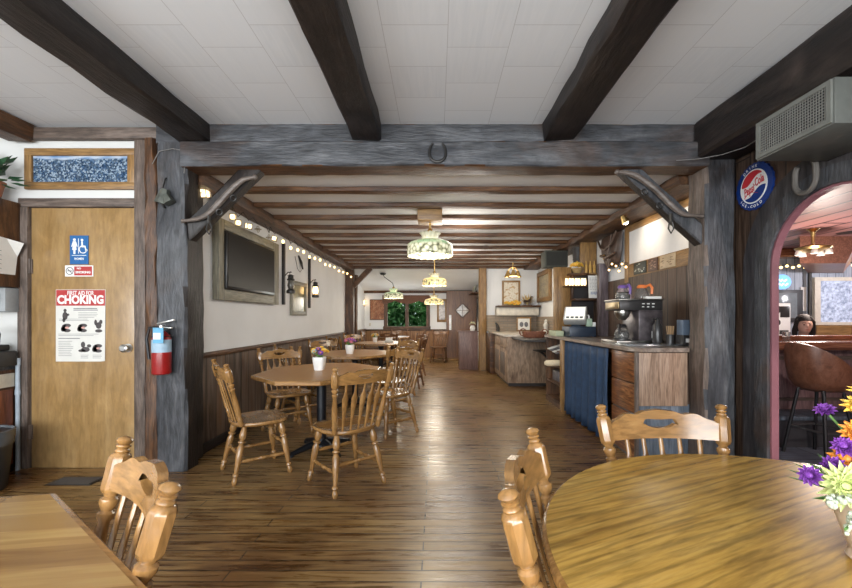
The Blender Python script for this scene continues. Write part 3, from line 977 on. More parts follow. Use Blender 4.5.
# ================================================================== RESTROOM WALL
def on_door(px, py, y=3.353):
    x, z = W(px, py, y)
    return V((x, y, z))
SBLUE = plain('sign_blue', (.012, .11, .31), .4, var=.05)
SWHITE = plain('sign_white', (.8, .8, .78), .5, var=.03)
SRED = plain('sign_red', (.40, .035, .035), .5, var=.05)
O = on_door(79.5, 250)
s = thing('restroom_sign', 'blue restroom sign with a standing figure and wheelchair symbol on the door', 'sign', O - Z * .12)
MB(SBLUE).rect(-.077, -.12, .077, .12, O, X, Z, .004).build('plate', s)
q = MB(SWHITE)
A = dict(O=O, R=X, U=Z, th=.002)
q.disc(-.038, .085, .011, z=.004, **A)
q.poly([(-.050, .072), (-.026, .072), (-.012, .028), (-.018, .026), (-.028, .054), (-.020, .0), (-.030, .0), (-.030, -.034), (-.037, -.034), (-.038, .0), (-.039, -.034), (-.046, -.034), (-.046, .0), (-.056, .0), (-.048, .054), (-.058, .026), (-.064, .028)][::-1], O - Y * .004, X, Z, .002)
q.rect(-.006, -.03, -.002, .095, O, X, Z, .002, .004)
q.disc(.026, .082, .010, z=.004, **A)
q.poly([(.020, .07), (.031, .07), (.033, .038), (.054, .035), (.062, -.005), (.070, .0), (.072, -.008), (.056, -.015), (.047, .022), (.021, .022)], O - Y * .004, X, Z, .002)
for k in range(14):
    a0, a1 = 2.0 + k * .31, 2.0 + (k + 1) * .31
    f = lambda a, r: (.034 + r * math.cos(a), .005 + r * math.sin(a))
    q.poly([f(a0, .028), f(a0, .035), f(a1, .035), f(a1, .028)][::-1], O - Y * .004, X, Z, .002)
q.text('WOMEN', .026, O - Z * .075, X, Z, .001, fat=.0006, z=.004, fit=.078)
q.rect(-.06, -.048, .06, -.044, O, X, Z, .001, .004)
q.build('symbols', s)
O = on_door(79.5, 271)
s = thing('no_smoking_sign', 'small white and red no smoking sign under the blue restroom sign', 'sign', O - Z * .045)
MB(SWHITE).rect(-.117, -.046, .117, .046, O, X, Z, .004).build('plate', s)
q = MB(SRED)
q.rect(-.04, -.038, .108, .038, O, X, Z, .001, .004)
for k in range(20):
    a0, a1 = 2 * PI * k / 20, 2 * PI * (k + 1) / 20
    f = lambda a, r: (-.078 + r * math.cos(a), r * math.sin(a))
    q.m(INK).poly([f(a0, .026), f(a0, .033), f(a1, .033), f(a1, .026)][::-1], O - Y * .004, X, Z, .001)
q.m(INK).rect(-.098, -.004, -.058, .004, O, X, Z, .001, .004)
q.bar(O + V((-.097, -.0055, .02)), O + V((-.059, -.0055, -.02)), .001, .006, (1, 0, 0))
q.m(SWHITE).text('NO', .022, O + V((.0, 0, .02)), X, Z, .001, z=.0052, fat=.0005)
q.text('SMOKING', .026, O + V((.034, 0, -.012)), X, Z, .001, z=.0052, fat=.001, fit=.125)
q.build('symbols', s)
# first aid poster
O = on_door(81, 325.5)
w_, h_ = .207, .30
s = thing('first_aid_poster', 'white and red first aid for choking poster taped to the door', 'poster', O - Z * h_)
MB(plain('poster_paper', (.62, .61, .57), .8, var=.03)).loft([[O + V((-w_, 0, -h_)), O + V((-w_, 0, h_)), O + V((-w_, -.003, h_)), O + V((-w_, -.003, -h_))],
                [O + V((w_ * .8, 0, -h_)), O + V((w_ * .8, 0, h_)), O + V((w_ * .8, -.003, h_)), O + V((w_ * .8, -.003, -h_))],
                [O + V((w_ - .006, 0, -h_ + .004)), O + V((w_, 0, h_)), O + V((w_, -.003, h_)), O + V((w_ - .006, -.0032, -h_ + .004))]]).build('sheet', s, smooth=0)
q = MB(SRED).rect(-w_ + .004, .165, w_ - .004, h_ - .004, O, X, Z, .001, .003)
q.build('red_heading', s)
q = MB(SWHITE)
q.text('FIRST AID FOR', .05, O + V((0, 0, .268)), X, Z, .001, z=.0045, fat=.0006, fit=.22)
q.text('CHOKING', .095, O + V((0, 0, .212)), X, Z, .001, z=.0045, fat=.004, fit=.385)
q.build('heading_words', s)
q = MB(INK)
def lines(x0, x1, y0, n, dy, th=.0045):
    for i in range(n):
        e = x1 - random.uniform(0, .25) * (x1 - x0)
        q.rect(x0, y0 - i * dy - th, e, y0 - i * dy, O, X, Z, .0006, .003)
lines(-.06, .185, .145, 2, .013, .007)
lines(-.02, .15, .108, 4, .013, .003)
lines(-.18, .12, .055, 2, .012, .003)
lines(-.185, .185, -.07, 2, .012, .003)
lines(-.185, .02, -.105, 1, .01, .006)
lines(-.185, -.06, -.13, 9, .015, .003)
lines(.0, .07, -.245, 3, .012, .003)
lines(.10, .18, -.245, 3, .012, .003)
q.build('small_print', s)
CHAR = plain('print_charcoal', (.07, .06, .06), .8)
def fig(cx, cy, parts):
    q = MB(CHAR)
    for (dx, dy, rx, ry) in parts:
        q.disc(cx + dx, cy + dy, rx, O, X, Z, .0008, 14, ry, z=.003)
    q.build('drawing', s)
fig(-.13, .09, [(0, .035, .013, .014), (0, -.01, .022, .035), (.024, .0, .012, .01), (-.01, -.045, .012, .018)])
for cx, cy in ((-.125, -.02), (.01, -.02), (.135, -.19)):
    fig(cx, cy, [(-.012, .0, .022, .03), (.012, .02, .032, .016), (.012, -.022, .03, .014), (-.02, -.01, .02, .022)])
fig(.15, -.01, [(-.025, .035, .012, .024), (.0, .01, .024, .028), (.018, .04, .014, .018), (0, -.035, .03, .014)])
fig(.04, -.19, [(-.02, .03, .018, .026), (0, -.01, .036, .022), (.03, .02, .018, .014), (-.03, -.02, .03, .012)])
q = MB(plain('print_flesh', (.55, .30, .26), .8))
for cx, cy in ((-.112, -.018), (.022, -.018), (.148, -.19)):
    q.disc(cx, cy, .017, O, X, Z, .0008, 12, .009, z=.004)
q.build('drawing_tints', s)

# framed crowd print above the door
O0, O1 = W(26.5, 190, 3.35), W(136.5, 149, 3.35)
pf = thing('framed_print', 'oak framed long blue print of a crowd hung above the restroom door', 'picture', ((O0[0] + O1[0]) / 2, 3.36, O0[1]))
cx, cz = (O0[0] + O1[0]) / 2, (O0[1] + O1[1]) / 2
hw, hh = (O1[0] - O0[0]) / 2, (O1[1] - O0[1]) / 2
def frame_mb(cx, cz, hw, hh, b, mx, mz, y0, y1):
    mb = MB(mx)
    mb.bb(cx - hw, cx + hw, y0, y1, cz + hh - b, cz + hh, .008).bb(cx - hw, cx + hw, y0, y1, cz - hh, cz - hh + b, .008)
    mb.m(mz).bb(cx - hw, cx - hw + b, y0, y1, cz - hh + b * .8, cz + hh - b * .8, .008).bb(cx + hw - b, cx + hw, y0, y1, cz - hh + b * .8, cz + hh - b * .8, .008)
    return mb
frame_mb(cx, cz, hw, hh, .062, gold('x'), gold('z'), 3.325, 3.36).build('picture_frame', pf)
m, nt, b = new_mat('crowd_print')
t_ = nt.nodes.new('ShaderNodeTexVoronoi')
t_.inputs['Scale'].default_value = 85
lk(nt, coords(nt), t_.inputs['Vector'])
cr = ramp(nt, t_.outputs['Color'], [(.25, (.01, .03, .07)), (.45, (.06, .12, .22)), (.6, (.30, .38, .46)), (.75, (.05, .08, .12))])
sp = nt.nodes.new('ShaderNodeSeparateXYZ')
lk(nt, coords(nt), sp.inputs[0])
zz = nt.nodes.new('ShaderNodeMath'); zz.operation = 'ADD'
lk(nt, sp.outputs[2], zz.inputs[0])
nz = nt.nodes.new('ShaderNodeMath'); nz.operation = 'MULTIPLY'; nz.inputs[1].default_value = .05
lk(nt, noise(nt, coords(nt, (3, 3, 3)), 2, 2), nz.inputs[0]); lk(nt, nz.outputs[0], zz.inputs[1])
SKYB = ramp(nt, noise(nt, coords(nt, (4, 1, 20)), 1.5, 4), [(.35, (.12, .25, .48)), (.65, (.55, .6, .66))])
crowd_z = cz - (cz - hh)
lk(nt, mixc(nt, ramp(nt, zz.outputs[0], [(.2735, (0, 0, 0)), (.2865, (1, 1, 1))]), cr, SKYB), b.inputs['Base Color'])
b.inputs['Roughness'].default_value = .25
pm = MB(m).bb(cx - hw + .06, cx + hw - .06, 3.345, 3.352, cz - hh + .06, cz + hh - .06)
pm.build('print', pf)

# fire extinguisher on the grey post
EX = V((W(162, 0, 3.20)[0], 3.195, W(0, 374, 3.2)[1]))
e = thing('fire_extinguisher', 'red fire extinguisher with pale blue label hung on the grey post', 'fire extinguisher', EX)
h = .44
mb = MB(RED).lathe(EX, EX + Z * .345, [(0, .058), (.02, .066), (.05, .068), (.80, .068), (.88, .060), (.95, .038), (1, .022)], 24)
mb.build('cylinder', e)
MB(plain('extinguisher_label', (.30, .42, .52), .5)).lathe(EX + Z * .175, EX + Z * .275, [(0, .0688), (1, .0688)], 24, False).build('label_band', e)
MB(plain('tag_blue', (.12, .34, .52), .6)).bb(EX.x - .015, EX.x + .066, EX.y - .078, EX.y - .073, EX.z + .25, EX.z + .37).m(SWHITE).bb(EX.x - .01, EX.x + .045, EX.y - .079, EX.y - .0775, EX.z + .28, EX.z + .33).build('inspection_tag', e)
mb = MB(STEEL)
mb.cyl(EX + Z * .34, EX + Z * .39, .02)
mb.bar(EX + V((-.03, 0, .40)), EX + V((.10, 0, .43)), .03, .012, bev=.003).bar(EX + V((-.01, 0, .375)), EX + V((.085, 0, .365)), .025, .010, bev=.003)
mb.build('handle', e)
mb = MB(BLACK).tube([EX + V((-.015, 0, .37)), EX + V((-.075, -.03, .37)), EX + V((-.098, -.03, .28)), EX + V((-.085, -.02, .12))], .011, 8)
mb.build('hose', e)
MB(BLACK).bb(EX.x - .02, EX.x + .02, EX.y + .065, EX.y + .09, EX.z + .1, EX.z + .35).ring(EX + Z * .30, .069, .004, n=24).build('bracket', e)
MB(SWHITE).disc(-.045, .10, .02, EX + Y * -.052, (.8, -.6, 0), Z, .01, 14).build('round_sticker', e)

# small rusty lamp / trap on the grey post with its wire
c = V((W(165, 0, 3.25)[0], 3.235, W(0, 197, 3.25)[1]))
l = thing('cow_bell', 'small dented grey metal bells hung crooked on the grey extinguisher post', 'bell', c - Z * .1)
BELLM = plain('bell_grey', (.13, .14, .12), .5, .5, var=.5)
def bell(cx, cz, w, h, rot):
    Rm = Matrix.Rotation(rot, 3, 'Y')
    o = c + V((cx, 0, cz))
    mb = MB(BELLM)
    mb.loft([[o + Rm @ V((sx * w * f, sy * .034 * f, z)) for sx, sy in ((-1, -1), (-.2, -1.25), (1, -1), (1, 1), (-1, 1))] for z, f in ((-h, 1.0), (-h * .1, .8), (h * .75, .62), (h, .45))])
    return mb
bell(0, 0, .045, .06, .25).build('bell_body', l, smooth=20)
bell(.025, -.01, .035, .05, -.5).build('bell_body', l, smooth=20)
MB(IRON).bar(c + V((-.01, -.02, -.05)), c + V((.03, -.03, -.10)), .02, .012).build('clapper', l)
MB(IRON).tube([c + V((-.01, 0, .05)), c + V((0, .015, .14)), c + V((0, .03, .16))], .005, 6).build('hook', l)
wp = [V((-2.31, 3.262, 2.50)), V((-2.25, 3.255, 2.60)), V((-2.14, 3.252, 2.62)), V((-2.03, 3.248, 2.60)), V((-2.045, 3.25, 2.42))]
tag(MB(plain('dull_wire', (.2, .19, .18), .5)).tube(wp, .003, 6).build('cable'), 'pale cable strung over the top of the grey extinguisher post', 'cable')

# floor vent
c = W(76, 481.5, 3.06)
vt = thing('floor_vent', 'dark metal vent grille set in the floor before the restroom door', 'vent', (-2.76, 3.08, 0))
MB(IRON).bb(-2.93, -2.59, 3.00, 3.155, 0, .006, .002).build('vent_frame', vt)
mb = MB(plain('vent_slats', (.10, .09, .085), .5, .5))
for k in range(9):
    mb.bb(-2.91, -2.61, 3.012 + k * .015, 3.020 + k * .015, .006, .009)
mb.build('slats', vt)

# corner beside the restroom door
yw = 3.36
wc = thing('wall_cabinet', 'brown wooden wall cabinet under the plant beside the restroom door', 'cabinet', (-3.75, 3.2, 1.55))
MB(brown('z')).bb(-4.0, -3.45, 2.98, 3.355, 1.50, 2.20, .006).build('cabinet_body', wc)
MB(brown('z')).bb(-3.98, -3.47, 2.96, 2.98, 1.52, 2.18, .006).build('cabinet_door', wc)
pp = thing('wall_calendar', 'white paper calendar with a curled corner on the wall cabinet side', 'calendar', (-3.43, 3.15, 1.55))
sh_ = MB(PAPER)
sh_.add([V((-3.438, 2.95, 1.60)), V((-3.438, 3.275, 1.60)), V((-3.436, 3.29, 1.75)), V((-3.375, 3.285, 1.86)), V((-3.43, 3.2, 1.885)), V((-3.438, 2.95, 1.92)), V((-3.44, 3.1, 1.75))], [(0, 1, 6), (1, 2, 6), (2, 3, 4), (2, 4, 6), (4, 5, 6), (5, 0, 6)])
so_ = sh_.build('sheet', pp, smooth=0)
md_ = so_.modifiers.new('thickness', 'SOLIDIFY'); md_.thickness = .002
tag(MB(CREAM).tube([(-3.452, 3.345, 1.50), (-3.47, 3.34, 1.38), (-3.475, 3.34, 1.22), (-3.46, 3.335, 1.05), (-3.455, 3.33, .99)], .004, 6).build('cable'), 'thin cable hanging down the white wall below the wall cabinet', 'cable')
q = MB(INK)
for i in range(6):
    q.bb(-3.437, -3.434, 2.97, 3.17, 1.64 + i * .035, 1.643 + i * .035)
q.build('small_print', pp)
tag(MB(plain('grey_box', (.3, .32, .33), .5)).bb(-3.66, -3.46, 3.22, 3.355, 1.30, 1.495, .01).m(BLACK).bb(-3.6, -3.5, 3.21, 3.222, 1.36, 1.44, .004).build('control_box'), 'grey plastic control box fixed under the wall cabinet', 'control box')
tag(MB(BLACK).tube([(-3.53, 3.2, 1.03), (-3.50, 3.2, 1.12), (-3.54, 3.2, 1.18)], [.035, .02, .03], 10).box((-3.53, 3.2, 1.012), (.14, .12, .05), None, .01).build('telephone'), 'black telephone standing on the dark box beside the restroom door', 'telephone')
tag(MB(plain('black_box_plastic', (.03, .032, .035), .45)).bb(-3.85, -3.43, 3.05, 3.29, .86, .985, .012).build('cash_box'), 'black flat box on the side cabinet beside the restroom door', 'box')
lc = thing('side_cabinet', 'dark wooden side cabinet with a cream strip beside the restroom door casing', 'cabinet', (-3.75, 3.15, 0))
MB(brown('z')).bb(-4.1, -3.475, 3.0, 3.355, .02, .83, .004).build('cabinet_body', lc)
MB(grey('x')).bb(-4.12, -3.465, 2.97, 3.322, .83, .86, .006).build('cabinet_top', lc)
MB(CREAM).bb(-3.476, -3.466, 3.02, 3.30, .69, .80, .003).build('cream_strip', lc)
MB(wood('red_veneer', (.12, .03, .012), (.24, .075, .03), 'z', .35, c2=(.3, .11, .05))).bb(-3.476, -3.468, 3.02, 3.29, .06, .67, .003).build('side_panel', lc)
mb = MB(plain('pipe_grey', (.36, .42, .48), .4)).tube([(-3.448, 3.307, 0), (-3.448, 3.307, .90)], .015, 10).cyl((-3.448, 3.307, .62), (-3.448, 3.307, .66), .019).cyl((-3.448, 3.307, .86), (-3.448, 3.307, .92), .019)
tag(mb.build('pipe'), 'pale grey upright pipe beside the restroom door casing', 'pipe')
tb = thing('trash_bin', 'black round trash bin lined with a grey bag below the side cabinet', 'bin', (-3.30, 2.88, 0))
MB(plain('bin_black', (.02, .022, .025), .4)).lathe((-3.30, 2.88, 0), (-3.30, 2.88, .42), [(0, .15), (.02, .155), (1, .19)], 24).build('bin_body', tb)
mb = MB(plain('bin_bag', (.09, .10, .11), .25))
secs = []
for z, r, j in ((.33, .192, .004), (.39, .197, .006), (.43, .2, .008), (.435, .185, .008), (.40, .17, .004)):
    secs.append([V((-3.30 + (r + random.uniform(-j, j)) * math.cos(a), 2.88 + (r + random.uniform(-j, j)) * math.sin(a), z)) for a in [2 * PI * i / 32 for i in range(32)]])
mb.loft(secs, cap=False)
mb.build('bin_bag', tb)
pl = thing('potted_plant', 'leafy green plant trailing from the top of the wall cabinet', 'plant', (-3.56, 3.2, 2.20))
MB(plain('terracotta', (.35, .14, .07), .7)).lathe((-3.56, 3.2, 2.2), (-3.56, 3.2, 2.34), [(0, .06), (.85, .085), (.86, .095), (1, .095)], 20).build('pot', pl)
lv = MB(plain('pothos_leaf', (.03, .085, .04), .4, var=.35))
random.seed(5)
for k in range(46):
    a = random.uniform(0, 2 * PI)
    e = V((math.cos(a) + .4, math.sin(a) - .5, random.uniform(-.4, 1.2)))
    p = V((-3.56, 3.2, 2.34)) + e.normalized() * random.uniform(.05, .20)
    p.y = min(p.y, 3.2)
    p.z = max(p.z, 2.26)
    leafshape(lv, p, e, random.uniform(.08, .13), .035)
lv.build('leaves', pl, smooth=0)

# ================================================================== horseshoes, hames, arch wall
def horseshoe(name, label, O, R, U, s_, th, r, cat='horseshoe', grp=None):
    O, R, U = V(O), V(R), V(U)
    pts = []
    for k in range(25):
        a = math.radians(-235 + 290 * k / 24 + 0)
        x, y = math.cos(a) * s_ * .42, math.sin(a) * s_ * .42
        if y > 0:
            y *= 1.55
            x *= 1.0
        pts.append(O + R * x + U * (y))
    mb = MB(IRON)
    mb.tube(pts, [r * (.75 + .35 * math.sin(PI * k / 24)) for k in range(25)], 8)
    return tag(mb.build(name), label, cat, grp)
x_, z_ = W(437.5, 152, 3.2)
horseshoe('horseshoe', 'small dark horseshoe nailed to the middle of the grey cross beam', (x_, 3.205, z_ - .01), X, Z, .155, .01, .011)
hs = MB(plain('worn_rope_iron', (.10, .09, .08), .6))
pts = []
oc = V((2.40, 2.62, 2.15))
for k in range(25):
    a = math.radians(-220 + 260 * k / 24)
    pts.append(oc - Y * math.cos(a) * .075 + Z * (math.sin(a) * .085 + (.05 if math.sin(a) > 0 else 0)))
hs.tube([pts[0] - Z * 0] + pts, .017, 8)
hs.m(IRON).tube([oc + V((0, 0, -.085)), oc + V((.03, 0, -.075)), oc + V((.07, 0, -.07))], .009, 6)
tag(hs.build('horse_collar'), 'pale worn horse collar hung at the top of the arch below the air unit', 'horse collar')

def hame(label, path, rings, link):
    """curved harness stick with iron rings lying on a brace"""
    yv = 3.262
    pts = [V((W(px, py, yv)[0], yv, W(px, py, yv)[1])) for px, py in path]
    hm = thing('harness_hame', label, 'harness', pts[0], group='harness sticks on the grey braces')
    fine_ = []
    n = len(pts)
    for i in range(n - 1):
        p0, p1, p2, p3 = pts[max(0, i - 1)], pts[i], pts[i + 1], pts[min(n - 1, i + 2)]
        for k in range(5):
            t = k / 5
            fine_.append(.5 * ((2 * p1) + (p2 - p0) * t + (2 * p0 - 5 * p1 + 4 * p2 - p3) * t * t + (3 * p1 - p0 - 3 * p2 + p3) * t ** 3))
    fine_.append(pts[-1])
    N = len(fine_) - 1
    mb = MB(wood('hame_wood', (.06, .045, .038), (.15, .12, .10), 'x', .5, c2=(.22, .18, .16)))
    mb.tube(fine_, [.013 + .012 * math.sin(PI * min(1, k / N * 1.05)) for k in range(N + 1)], 8)
    mb.ball(fine_[0], .020, seg=10, rings=8).ball(fine_[-1], .017, seg=10, rings=8)
    mb.build('hame_stick', hm)
    for px, py in rings:
        x, z = W(px, py, yv)
        MB(IRON).ring((x, yv + .004, z), .024, .006, (0, 1, 0)).build('iron_ring', hm)
    x, z = W(*link, yv)
    c = V((x, yv, z))
    MB(IRON).bar(c + Z * .03, c + Z * .10, .012, .03, (0, 1, 0)).tube([c + V((-.012, 0, .03)), c + V((-.022, 0, -.02)), c + V((0, 0, -.06)), c + V((.022, 0, -.02)), c + V((.012, 0, .03))], .006, 6, closed=True).build('iron_link', hm)
hame('worn wooden harness stick with rings lying on the brace by the television', [(255, 177), (243, 180), (231, 190), (220, 202), (208, 214), (197, 219), (183, 221)], [(219, 212), (233, 198)], (209, 227))
hame('worn wooden harness stick with a hanging ring on the coffee counter brace', [(617, 172), (628, 173), (640, 178), (657, 191), (673, 207), (685, 214.5), (702, 216)], [(645, 192), (660, 205.5)], (671, 226))
# soda sign
O = V((2.458, 3.10, 2.265))
sg = thing('round_sign', 'round blue and white cola sign on the dark boards beside the arch', 'sign', O - Z * .18)
Rv, Uv = -Y, Z
tilt = Matrix.Rotation(math.radians(-14), 3, 'X')
PB, PR = plain('cola_blue', (.008, .035, .19), .3, var=.05), plain('cola_red', (.55, .03, .04), .3, var=.05)
ol = [(.178 * (1 + .018 * math.cos(24 * a)) * math.cos(a), .178 * (1 + .018 * math.cos(24 * a)) * math.sin(a)) for a in [2 * PI * k / 144 for k in range(144)]]
MB(PB).poly(ol, O, Rv, Uv, .015).build('cap_disc', sg, smooth=30)
q = MB(SWHITE).disc(0, 0, .130, O, Rv, Uv, .004, 48, z=.015)
q.build('white_disc', sg)
Rt, Ut = (tilt @ Rv), (tilt @ Uv)
rr = .120
def wavecap(top):
    out = []
    sgn = 1 if top else -1
    xs = [-1 + 2 * k / 24 for k in range(25)]
    def wv(x):
        return sgn * .40 + .16 * math.sin(x * PI) 
    edge = []
    for x in xs:
        y = wv(x)
        lim = math.sqrt(max(0, 1 - x * x))
        if sgn * y < lim:
            edge.append((x * rr, y * rr))
    a0 = math.atan2(edge[-1][1], edge[-1][0])
    a1 = math.atan2(edge[0][1], edge[0][0])
    if top:
        while a1 < a0: a1 += 2 * PI
    else:
        while a1 > a0: a1 -= 2 * PI
    arc = [(rr * math.cos(a0 + (a1 - a0) * k / 20), rr * math.sin(a0 + (a1 - a0) * k / 20)) for k in range(1, 20)]
    p = edge + arc
    return p if top else p[::-1]
MB(PR).poly(wavecap(True), O + V((-.019, 0, 0)), Rt, Ut, .001).build('red_wave', sg, smooth=0)
MB(PB).poly(wavecap(False), O + V((-.019, 0, 0)), Rt, Ut, .001).build('blue_wave', sg, smooth=0)
q = MB(PR)
q.text('Pepsi', .088, O + Rt * -.045 + Ut * -.012, Rt, Ut, .001, shear=.25, fat=.0016, z=.021, fit=.105)
q.text('Cola', .088, O + Rt * .062 + Ut * .012, Rt, Ut, .001, shear=.25, fat=.0016, z=.021, fit=.085)
q.bar(O + Rt * .006 + Ut * .0 - X * .0215, O + Rt * .018 + Ut * .003 - X * .0215, .001, .007, (0, 0, 1))
sw = []
for k in range(13):
    u = k / 12
    sw.append(O + Rt * (-.10 + .13 * u) + Ut * (-.052 + .022 * math.sin(u * PI * 1.3)) - X * .0212)
q.tube(sw, .0022, 4)
q.build('brand_lettering', sg)
q = MB(SWHITE)
for word, a_mid, flip in (('DRINK', 104, 1), ('ICE-COLD', 256, -1)):
    n = len(word)
    for i, chx in enumerate(word):
        a = math.radians(a_mid - flip * (i - (n - 1) / 2) * 11.5)
        er = Rv * math.cos(a) + Uv * math.sin(a)
        et = (Rv * math.sin(a) - Uv * math.cos(a)) * flip
        q.text(chx, .03, O + er * .153, et, er * flip, .001, z=.0155, fat=.0006)
q.build('rim_lettering', sg)

# air unit
au = thing('air_unit', 'grey metal air vent box hung from the dark beam above the arch', 'air vent', (2.22, 2.27, 2.23))
UG = plain('air_unit_grey', (.10, .105, .095), .45)
bx = MB(UG).bb(2.0, 2.44, 2.02, 2.515, 2.23, 2.465, .006)
bx.build('housing', au)
OF = V((1.999, 2.268, 2.348))
g = MB(plain('air_frame', (.16, .165, .15), .4))
g.rect(-.238, .085, .238, .110, OF, -Y, Z, .012).rect(-.238, -.110, .238, -.085, OF, -Y, Z, .012).rect(-.238, -.085, -.212, .085, OF, -Y, Z, .012).rect(.212, -.085, .238, .085, OF, -Y, Z, .012)
g.build('grille_frame', au)
MB(plain('grille_void', (.015, .015, .015), .8)).rect(-.212, -.085, .212, .085, OF, -Y, Z, .002).build('grille_back', au)
g = MB(plain('grille_metal', (.25, .25, .23), .4, .4))
for k in range(27):
    u = -.204 + k * .0157
    g.rect(u - .002, -.085, u + .002, .085, OF, -Y, Z, .003, .006)
for k in range(11):
    v = -.078 + k * .0156
    g.rect(-.212, v - .0025, .212, v + .0025, OF, -Y, Z, .004, .002)
g.build('grille_bars', au)
tag(MB(plain('dull_wire', (.2, .19, .18), .5)).tube([(1.9, 3.19, 2.50), (2.05, 3.16, 2.50), (2.2, 3.1, 2.51), (2.3, 3.0, 2.525), (2.26, 2.7, 2.52), (2.2, 2.5, 2.49)], .0025, 6).build('cable'), 'thin pale cable running from the cross beam to the air vent box', 'cable')
# ================================================================== TELEVISION WALL
OLIVE = wood('olive_frame', (.15, .14, .10), (.27, .25, .185), 'y', .5, c2=(.33, .31, .235), bmp=.1)
OLIVEZ = wood('olive_frame', (.15, .14, .10), (.27, .25, .185), 'z', .5, c2=(.33, .31, .235), bmp=.1)
tf = thing('television_surround', 'olive grey wooden surround built around the television', 'frame', (-2.17, 4.68, 1.43))
MB(OLIVE).bb(-2.2, -2.128, 4.03, 5.24, 1.43, 1.54, .006).build('bottom_rail', tf)
MB(OLIVE).bb(-2.2, -2.128, 4.03, 5.24, 2.14, 2.24, .006).build('top_rail', tf)
MB(OLIVEZ).bb(-2.2, -2.13, 3.93, 4.03, 1.43, 2.24, .006).build('stile', tf)
MB(OLIVEZ).bb(-2.2, -2.13, 5.24, 5.42, 1.43, 2.24, .006).build('stile', tf)
tv = thing('television', 'large black flat television on the white wall', 'television', (-2.15, 4.64, 1.55))
MB(plain('tv_plastic', (.012, .012, .013), .3)).bb(-2.2, -2.11, 4.035, 5.235, 1.545, 2.13, .008).build('tv_body', tv)
MB(GLASSY).bb(-2.111, -2.107, 4.06, 5.21, 1.575, 2.11).build('screen', tv)

def lantern_board(label, y, z0, z1):
    tag(MB(dark('z')).bb(-2.2, -2.165, y - .03, y + .03, z0, z1, .006).build('lantern_board'), label, 'board', 'lantern boards')
lantern_board('narrow dark board on the white wall holding the unlit lantern', 5.72, 1.44, 2.31)
lantern_board('narrow dark board on the white wall holding the lit lantern', 6.88, 1.42, 2.31)
LIT = plain('lamp_warm', (1.0, .62, .25), emit=5.0)
def wall_lantern(label, y, lit):
    x, z = -2.08, 1.60
    t = thing('wall_lantern', label, 'lantern', (x, y, z), group='wall lanterns')
    MB(IRON).lathe((x, y, z), (x, y, z + .06), [(0, .05), (.1, .06), (.6, .06), (1, .035)], 14).build('fuel_base', t)
    gm = plain('smoky_glass', (.10, .09, .075), .1) if not lit else LIT
    MB(gm).lathe((x, y, z + .06), (x, y, z + .19), [(0, .032), (.4, .048), (1, .03)], 14).build('globe', t)
    MB(IRON).lathe((x, y, z + .185), (x, y, z + .27), [(0, .05), (.15, .055), (.3, .04), (.7, .035), (.75, .05), (1, .015)], 14).build('hood', t)
    q = MB(IRON)
    for s_ in (-1, 1):
        q.tube([(x, y + s_ * .055, z + .03), (x, y + s_ * .062, z + .12), (x, y + s_ * .05, z + .22)], .005, 6)
    q.ring((x, y, z + .27), .04, .004, (1, 0, 0), a0=0, a1=PI)
    q.build('wire_cage', t)
    MB(IRON).tube([(-2.165, y, z + .25), (-2.12, y, z + .30), (x, y, z + .30)], .007, 6).build('hook', t)
wall_lantern('unlit dark iron lantern on the board beside the television', 5.72, False)
wall_lantern('glowing iron lantern on the board past the small framed picture', 6.88, True)
sf = thing('framed_picture', 'green-framed small picture between the two wall lanterns', 'picture', (-2.18, 6.35, 1.29))
mb = MB(OLIVE).bb(-2.2, -2.165, 6.0, 6.70, 1.29, 1.355, .005).bb(-2.2, -2.165, 6.0, 6.70, 1.76, 1.82, .005)
mb.m(OLIVEZ).bb(-2.2, -2.165, 6.0, 6.07, 1.35, 1.765, .005).bb(-2.2, -2.165, 6.63, 6.70, 1.35, 1.765, .005)
mb.build('picture_frame', sf)
MB(wood('picture_green', (.12, .13, .07), (.30, .27, .14), 'z', .15, c2=(.45, .38, .2), bmp=0)).bb(-2.19, -2.182, 6.06, 6.64, 1.35, 1.77).build('picture', sf)
hp = MB(IRON).tube([(-2.19, 6.36, 2.24), (-2.17, 6.42, 2.14), (-2.17, 6.50, 2.04)], [.012, .022, .012], 8).tube([(-2.19, 6.2, 2.2), (-2.18, 6.28, 2.02), (-2.18, 6.40, 1.98), (-2.18, 6.48, 2.03)], .004, 5)
tag(hp.build('hanging_tool'), 'small dark tool with a cord hung between the lantern boards', 'tool')

